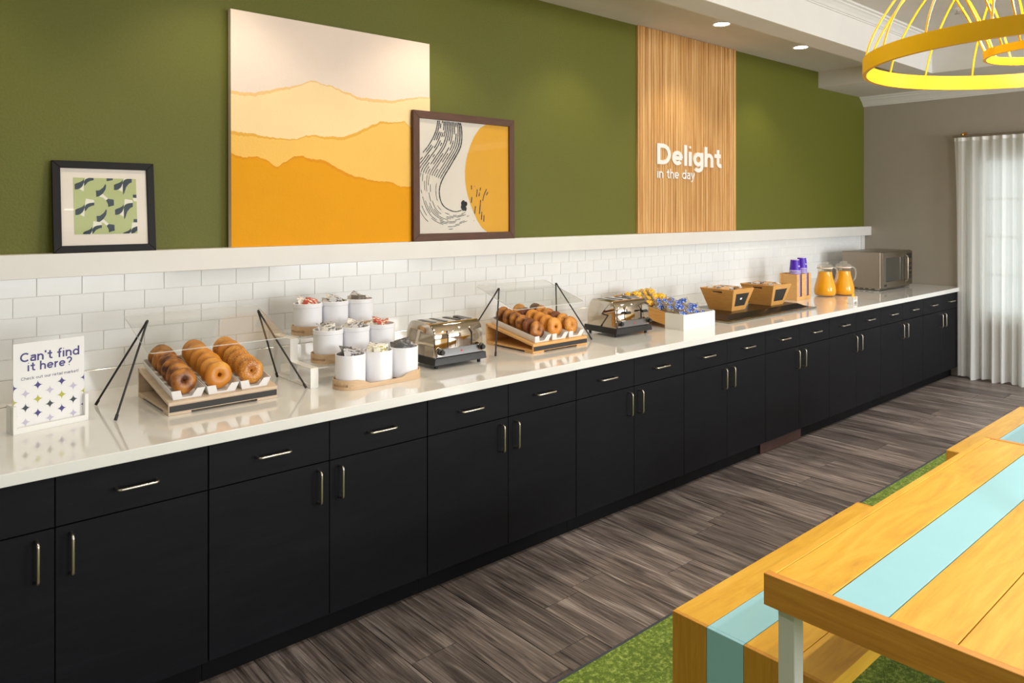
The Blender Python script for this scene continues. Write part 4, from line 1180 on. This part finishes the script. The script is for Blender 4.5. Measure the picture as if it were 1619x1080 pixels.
# steel serving plate
pl = thing('serving_plate', 'low dark steel plate with sloping edges under the wooden baskets', 'plate', (4.53, -.795, Z))
MB().box(0, 0, .0, 1.245, .60, .012, bev=.002).build('flange', 'steel_lip', pl)
MB().hull([(.045, .045, .0122), (1.195, .045, .0122), (1.195, .555, .0122), (.045, .555, .0122), (.12, .098, .041), (1.125, .098, .041), (1.125, .505, .041), (.12, .505, .041)],
          [(3,2,1,0), (4,5,6,7), (0,1,5,4), (1,2,6,5), (2,3,7,6), (3,0,4,7)], bev=.003).build('raised_top', 'dark_steel', pl)

# flared wooden baskets
def basket(x, y, label, paper):
    w, d, h, fl_, tk = .182, .192, .160, .048, .011
    t = thing('wood_basket', label, 'basket', (x, y, Z+.0413), 0, 'flared wood baskets')
    MB().box(.004, .004, 0, w-.004, d-.004, .010).build('bottom', 'basket_wood', t)
    MB().box(-.020, -.020, .126, w+.020, d+.020, .136).build('false_floor', 'walnut', t)  # added raised floor, dark walnut standing in for shade behind the handle slots
    def P(u, v, k): return (u*w+(2*u-1)*fl_*k, v*d+(2*v-1)*fl_*k, h*k)
    def side(name, face, win=None, mat='basket_wood', slot=None):
        # face: maps (a, k) to a point on the panel; a along, k up
        nrm = (Vector(face(1, 0))-Vector(face(0, 0))).cross(Vector(face(0, 1))-Vector(face(0, 0))).normalized()
        m = MB()
        holes = win or slot
        if holes:
            a0, a1, k0, k1 = holes
            O = [face(0, 0), face(1, 0), face(1, 1), face(0, 1)]; I = [face(a0, k0), face(a1, k0), face(a1, k1), face(a0, k1)]
            off = nrm*tk
            O2 = [tuple(Vector(p)-off) for p in O]; I2 = [tuple(Vector(p)-off) for p in I]
            V = [[m.bm.verts.new(p) for p in L_] for L_ in (O, I, O2, I2)]
            for i in range(4):
                j = (i+1) % 4
                m.bm.faces.new((V[0][i], V[0][j], V[1][j], V[1][i])); m.bm.faces.new((V[2][i], V[3][i], V[3][j], V[2][j]))
                m.bm.faces.new((V[0][i], V[2][i], V[2][j], V[0][j])); m.bm.faces.new((V[1][i], V[1][j], V[3][j], V[3][i]))
        else:
            A = [face(0, 0), face(1, 0), face(1, 1), face(0, 1)]; B = [tuple(Vector(p)-nrm*tk) for p in A]
            m.hull(A+B, [(0,1,2,3), (7,6,5,4), (0,4,5,1), (1,5,6,2), (2,6,7,3), (3,7,4,0)])
        o = m.build(name, mat, t)
        if win:
            a0, a1, k0, k1 = win; q = [tuple(Vector(face(a, k))-nrm*.0035) for a, k in ((a0, k0), (a1, k0), (a1, k1), (a0, k1))]
            B = [tuple(Vector(p)-nrm*.004) for p in q]
            MB().hull(q+B, [(0,1,2,3), (7,6,5,4), (0,4,5,1), (1,5,6,2), (2,6,7,3), (3,7,4,0)]).build('chalkboard', 'chalk', o)
            if paper:
                q = [tuple(Vector(face(a, k))-nrm*.003) for a, k in ((.44, .50), (.55, .50), (.56, .585), (.45, .585))]
                MB().poly(q).build('paper_tag', 'white_card', o)
        return o
    side('front_panel', lambda a, k: P(a, 0, k), win=(.16, .84, .20, .80))
    side('side_panel', lambda a, k: P(0, 1-a, k), slot=(.34, .66, .80, .90))
    side('side_panel', lambda a, k: P(1, a, k), slot=(.34, .66, .80, .90))
    side('back_panel', lambda a, k: P(1-a, 1, k))
    return t
LID = {'silver': tub('tub', 'pk_silver', 'pk_white'), 'maroon': tub('tub', 'pk_maroon', 'pk_white'), 'peach': tub('tub', 'pk_peach', 'pk_peach', .034, .016), 'white': tub('tub', 'pk_white', 'pk_white')}
LIDN = {'silver': 'silver lidded spread tub', 'maroon': 'maroon printed spread tub', 'peach': 'peach lidded spread tub', 'white': 'white lidded spread tub'}
rg = random.Random(13)
for bi, (bx, by, lab) in enumerate(((4.83, -.617, 'flared wood basket with a chalkboard front and a small paper tag'), (5.335, -.647, 'flared wood basket with a blank chalkboard front beside the cups'))):
    basket(bx, by, lab, bi == 0)
    bn = 'basket with the paper tag' if bi == 0 else 'basket beside the cups'
    for (u, v, kd, dz, pos) in ((-.05, -.06, 'maroon', 0, 'front left'), (-.085, .03, 'silver', 0, 'left'), (.055, -.07, 'white', .0, 'front right'), (.01, -.015, 'peach', .004, 'middle'), (-.02, .06, 'maroon', 0, 'back'),
                           (.075, .0, 'silver', 0, 'right'), (.06, .07, 'silver', .0, 'back right'), (-.085, -.035, 'peach', .0, 'left'), (.0, -.095, 'peach', -.004, 'front'), (-.06, .095, 'white', 0, 'back left')):
        o = link('spread_tub', LID[kd], None, (bx+.091+u, by+.096+v, Z+.0413+.145+dz)); o.rotation_euler = (rg.uniform(-.35, .35)+.15, rg.uniform(-.3, .3), rg.uniform(0, 6))
        tag(o, '%s at the %s of the %s' % (LIDN[kd], pos, bn), 'spread tub', 'spread tubs heaped in the %s' % bn)

# cup dispenser and two stacks of purple cups
ch = thing('cup_holder', 'two bay wooden cup holder with open front slots', 'cup holder', (6.115, -.452, Z))
BW, BD, BH, tk = .128, .145, .226, .010
MB().box(-.012, BD, 0, 2*BW+.028, BD+.010, BH+.004, bev=.001).build('back_board', 'ply_warm', ch)
for b in range(2):
    x = b*(BW+.006); y = .0 if b == 0 else .006
    m = MB()
    m.box(x, y, 0, x+tk, BD-.0005, BH); m.box(x+BW-tk, y, 0, x+BW, BD-.0005, BH)
    m.box(x+tk, y, 0, x+.040, y+.0042, BH); m.box(x+BW-.040, y, 0, x+BW-tk, y+.0042, BH)
    m.box(x+.040, y, 0, x+BW-.040, y+.0042, .030); m.box(x+tk, y+.0043, 0, x+BW-tk, BD-.0005, .010)
    m.build('bay', 'ply_warm', ch)
def cup_meshes():
    h = .098; r0, r1 = .036, .0455                 # upside down: mouth (r1) at the bottom
    body = MB().lathe([(r1, .0045), (r0, h), (r0-.003, h), (r0-.003, h-.004), (0, h-.004), (0, h-.006), (r0-.0003, h-.006), (r1-.0006, .004)], seg=28, cap0=False, cap1=False).mesh('body', 'cup', 40)
    rim = MB().lathe([(r1-.0004, 0), (r1+.0016, .001), (r1+.0018, .0045), (r1, .0056), (r1-.0006, .003)], seg=28, cap0=False, cap1=False).mesh('rim', 'cup_rim', 60)
    base = MB().lathe([(r0+.0004, h-.0045), (r0+.0006, h+.0006), (r0-.003, h+.0006), (r0-.0032, h-.0038)], seg=28, cap0=False, cap1=False).mesh('base_ring', 'cup_rim', 60)
    return body, rim, base
CBODY, CRIM, CBASE = cup_meshes()
def cup_text():
    m = MB(); t_, gap = .26, .14; s_ = .042/text_width('Spark.', t_, gap); x = -.021
    for c in 'Spark.':
        def put(u, v, d, x=x):
            zz_ = .036+v*s_*1.1; r_ = .0455-.0095*(zz_-.0045)/.0935+.0006; a = (x+u*s_)/.0415-PI/2+.12
            return (r_*math.cos(a), r_*math.sin(a), zz_)
        x += (stroke_char(m, c, t_, put)+gap)*s_
    me_ = bpy.data.meshes.new('lettering'); m.bm.to_mesh(me_); m.bm.free(); me_.materials.append(M['cup_rim']); return me_
CTXT = cup_text()
for b, n in ((0, 21), (1, 22)):
    cx_, cy_ = 6.115+BW/2+b*(BW+.006), -.452+.0530+(.006 if b else 0)
    for k in range(n):
        t = thing('paper_cup', 'purple paper cup, %s from the top of the %s stack' % (ORD[n-1-k], 'left' if b == 0 else 'right'), 'cup', (cx_, cy_, Z+.0104+k*.0122), 0, 'purple paper cups in the %s stack' % ('left' if b == 0 else 'right'))
        t.rotation_euler = (0, 0, 0)
        link('body', CBODY, t); link('rim', CRIM, t)
        if k == n-1: link('base_ring', CBASE, t); link('lettering', CTXT, t)

# juice pitchers
def pitcher(x, y, rz, label):
    t = thing('juice_pitcher', label, 'pitcher', (x, y, Z), rz, 'pitchers of orange juice')
    prof = [(.070, .002), (.086, .008), (.0945, .028), (.096, .055), (.091, .090), (.080, .130), (.070, .165), (.064, .195), (.061, .225)]
    outer = [(0, 0)] + prof + [(.0615, .243), (.064, .262)]
    inner = [(.0615, .262), (.0588, .243), (.0585, .225)]
    MB().lathe(outer+inner, seg=40, cap1=False).build('glass_body', 'pitcher_glass', t, 60)
    j = [(0, .004)] + [(r-.0028, z+.003) for r, z in prof[:-1]] + [(.0585, .221), (.0, .221)]
    MB().lathe(j, seg=40).build('juice', 'juice', t, 60)
    MB().lathe([(.058, .248), (.067, .2635), (.068, .272), (.062, .282), (.045, .290), (.030, .291), (.030, .300), (.034, .306), (.026, .312), (0, .313)], seg=32).build('lid', 'thick_glass', t, 50)
    MB().lathe([(.0585, .250), (.0655, .252), (.0665, .262), (.0585, .2625)], seg=32, cap0=False, cap1=False).build('lid_ring', 'cream', t, 50)
    pts = cr_spline([(.060, .245), (.085, .258), (.112, .240), (.122, .195), (.112, .150), (.088, .118)], 6)
    MB().tube([(u, 0, v) for u, v in pts], [.0075-.0015*abs(2*i/(len(pts)-1)-1) for i in range(len(pts))], 10).build('handle', 'thick_glass', t, 60)
    MB().prism([(-.060, -.020), (-.082, 0), (-.060, .020)], .250, .262, 'xy').build('spout', 'thick_glass', t)
    return t
pitcher(6.655, -.440, math.radians(-35), 'glass pitcher of orange juice next to the cup holder')
pitcher(6.868, -.512, math.radians(-35), 'glass pitcher of orange juice next to the microwave')

# small tag holder
th = thing('tag_holder', 'tiny white block holder with an orange card in front of the pitchers', 'card holder', (6.255, -.878, Z), math.radians(4))
m = MB(); m.box(0, 0, 0, .012, .05, .058, bev=.001); m.box(.072, 0, 0, .084, .05, .058, bev=.001); m.box(.0122, .0, .018, .0718, .05, .032)
m.build('block', 'white_acrylic', th)
tc_ = tag(MB().box(-.024, 0, 0, .024, .003, .052).build('price_card', 'juice', None, None, (6.302, -.852, Z+.0325)), 'small orange card standing in the tiny white holder', 'card')

# microwave
mw = thing('microwave', 'stainless steel commercial microwave in the far corner of the counter', 'microwave', (7.446, -.628, Z))
MW, MD, MH = .74, .395, .355
m = MB().box(.012, .030, .006, MW-.012, MD, .0215)
m.build('base_tray', 'steel_lip', mw)
for i in range(6): MB().box(.0113, .085+i*.052, .0095, .0121, .118+i*.052, .0175).build('vent_slot', 'black', mw)
for fx, fy in ((.05, .07), (MW-.07, .07), (.05, MD-.05), (MW-.07, MD-.05)): MB().lathe([(.016, 0), (.016, .006)], (fx, fy, 0), 14).build('foot', 'black', mw, 40)
MB().box(0, .022, .022, MW, MD, .022+.352, bev=.003).build('shell', 'steel', mw)
d0, d1, zz0, zz1 = .010, .560, .026, .368
door = MB(); tt_ = .022
door.prism([(d0, zz0), (d1, zz0), (d1-.0, zz0+.055), (d0+.062, zz0+.055)], 0, .0215, 'xz'); door.prism([(d0, zz1), (d0+.062, zz1-.052), (d1, zz1-.052), (d1, zz1)], 0, .0215, 'xz')
door.prism([(d0, zz0), (d0+.062, zz0+.055), (d0+.062, zz1-.052), (d0, zz1)], 0, .0215, 'xz'); door.box(d1-.035, 0, zz0+.055, d1, .0215, zz1-.052)
do = door.build('door', 'steel', mw)
MB().box(d0+.062, .006, zz0+.055, d1-.035, .0214, zz1-.052).build('door_glass', 'mw_glass', do)
MB().tube([(d1-.022, 0, zz0+.04), (d1-.022, -.022, zz0+.05), (d1-.022, -.026, zz0+.07), (d1-.022, -.026, zz1-.07), (d1-.022, -.022, zz1-.05), (d1-.022, 0, zz1-.04)], .010, 10).build('handle', 'steel', do, 50)
MB().box(d0+.030, -.0012, zz0+.012, d0+.085, -.0001, zz0+.034).build('badge', 'black', do)
cp = MB().box(d1+.004, .002, zz0, MW-.008, .0215, zz1, bev=.002).build('control_panel', 'steel_lip', mw)
MB().box(d1+.025, .0005, zz1-.075, MW-.03, .0019, zz1-.025).build('display', 'black', cp)
for i in range(4):
    for j in range(3): MB().box(d1+.03+j*.042, .0002, zz0+.06+i*.045, d1+.062+j*.042, .0019, zz0+.09+i*.045, bev=.0006).build('key', 'black', cp)

# ------------------------------------------------------------------ rug, table, benches
rug = thing('area_rug', 'mottled moss green low pile rug under the table and benches', 'rug', (0, 0, 0))
MB().box(-1.2, -5.2, 0.0004, 6.25, -1.757, .007, bev=.002).build('pile', 'rug', rug)
MB().box(-1.2, -1.7565, 0.0004, 6.25, -1.744, .0055, bev=.001).build('edge_trim', 'trim_grey', rug)

def table(x0, label, inset=.027):
    L, ZT_, AP = 1.776, .750, .083
    y0 = -2.624; widths = [.022, .148, .134, .146, .135, .146, .148, .022]
    t = thing('dining_table', label, 'table', (x0, y0, .0), 0, 'wood tables with a blue stripe')
    y = 0
    z1 = ZT_
    # top boards, set inside the rim
    n = len(widths)
    for i, w in enumerate(widths):
        if 0 < i < n-1:
            mat = 'blue' if i == 2 else 'maple'
            MB().box(-(L-.048)/2, -w/2+.0012, -.02, (L-.049)/2, w/2-.0012, 0, bev=.0016).build('top_board', mat, t, None, (L/2, -(y+w/2), z1-(.0012 if i != 2 else .0018)))
        y += w
    WT = y
    for yy_ in (-.0115, -(WT-.0115)): MB().box(-L/2+.0232, -.0112, -AP, L/2-.0232, .0112, 0, bev=.0012).build('long_rail', 'maple', t, None, (L/2, yy_, z1+.0004))
    for xx in (.0117, L-.0117): MB().box(-.0113, -WT/2, -AP, .0113, WT/2, 0, bev=.0012).build('end_rail', 'maple_y', t, None, (xx, -WT/2, z1+.0004))
    for lx, ly in ((inset, -.026), (L-.046-inset, -.026), (inset, -WT+.072), (L-.046-inset, -WT+.072)):
        MB().box(lx, ly-.046, 0.008, lx+.046, ly, z1-AP+.012, bev=.002).build('leg', 'table_white', t)
    return t
table(1.785, 'golden wood table with a pale blue stripe, nearest the camera')
table(4.200, 'golden wood table with a pale blue stripe, beyond the near table at the right edge', .0045)

def bench(x0, x1, label):
    H, tk = .450, .046; L = x1-x0
    t = thing('bench', label, 'bench', (x0, -2.238, 0), 0, 'waterfall benches with a blue stripe')
    y = 0
    for i, w in enumerate((.124, .124, .131, .120)):
        blue = i == 1
        MB().box(-L/2+.0135, -w/2+.0007, -tk, L/2-.0135, w/2-.0007, 0, bev=.0012).build('seat_board', 'blue' if blue else 'maple', t, None, (L/2, -(y+w/2), H))
        for xx in (.0065, L-.0065):
            MB().box(-.0065, -w/2+.0007, .008, .0065, w/2-.0007, H-.0002, bev=.0012).build('end_board', 'blue' if blue else 'maple_end', t, None, (xx, -(y+w/2), 0))
        y += w
    return t
bench(1.915, 3.222, 'golden wood bench with a blue stripe between the near table and the cabinets')
bench(4.262, 5.566, 'golden wood bench with a blue stripe behind the far end of the near table')

# ------------------------------------------------------------------ chandelier
ch_ = thing('chandelier', 'yellow metal double ring chandelier with thin curved rods', 'chandelier', (2.68, -3.037, 0))
CZ = 2.139
def ring(name, R, z, h, tk):
    MB().lathe([(R, z), (R, z+h), (R-tk, z+h), (R-tk, z), (R, z)], seg=96, cap0=False, cap1=False).build(name, 'yellow_metal', ch_, 40)
ring('outer_ring', .500, CZ, .050, .012); ring('inner_ring', .162, CZ+.025, .024, .010)
PK_R, PK_Z = .318, CZ+.335
m = MB().tube([(PK_R*math.cos(2*PI*k/64), PK_R*math.sin(2*PI*k/64), PK_Z) for k in range(64)], .005, 8, closed=True).build('top_hoop', 'yellow_metal', ch_, 60)
def rod(a, pts): return MB().tube([(r*math.cos(a), r*math.sin(a), z) for r, z in pts], .0031, 7).build('rod', 'yellow_metal', ch_, 60)
out_p = cr_spline([(.494, CZ+.049), (.476, CZ+.11), (.440, CZ+.18), (.388, CZ+.255), (PK_R, PK_Z)], 5)
in_p = cr_spline([(.157, CZ+.048), (.185, CZ+.12), (.222, CZ+.20), (.262, CZ+.27), (PK_R, PK_Z)], 5)
for k in range(18): rod(math.radians(19.5+20*k), out_p); rod(math.radians(9.5+20*k), in_p)
for k in range(4): MB().tube([(PK_R*math.cos(k*PI/2), PK_R*math.sin(k*PI/2), PK_Z), (0, 0, PK_Z+.16)], .004, 6).build('stay', 'yellow_metal', ch_)
MB().tube([(0, 0, PK_Z+.10), (0, 0, PK_Z+.16), (0, 0, ZT-.0305)], [.012, .012, .004], 10).build('stem', 'yellow_metal', ch_, 50)
MB().lathe([(.06, ZT-.0005), (.06, ZT-.012), (.02, ZT-.03), (0, ZT-.03)], seg=28).build('canopy', 'yellow_metal', ch_, 40)
sk = MB().lathe([(.018, PK_Z+.1), (.022, PK_Z+.05), (.022, PK_Z+.03), (0, PK_Z+.03)], seg=18).build('socket', 'yellow_metal', ch_, 40)
MB().lathe([(0, PK_Z-.075), (.022, PK_Z-.066), (.032, PK_Z-.045), (.030, PK_Z-.022), (.016, PK_Z+.005), (.013, PK_Z+.029)], seg=20).build('bulb', 'bulb_on', sk, 60)
d = bpy.data.lights.new('chandelier_bulb', 'POINT'); d.energy = 26; d.color = (1, .84, .6); d.shadow_soft_size = .035
o = bpy.data.objects.new('chandelier_bulb', d); o.location = (2.68, -3.037, PK_Z-.12); C.objects.link(o)
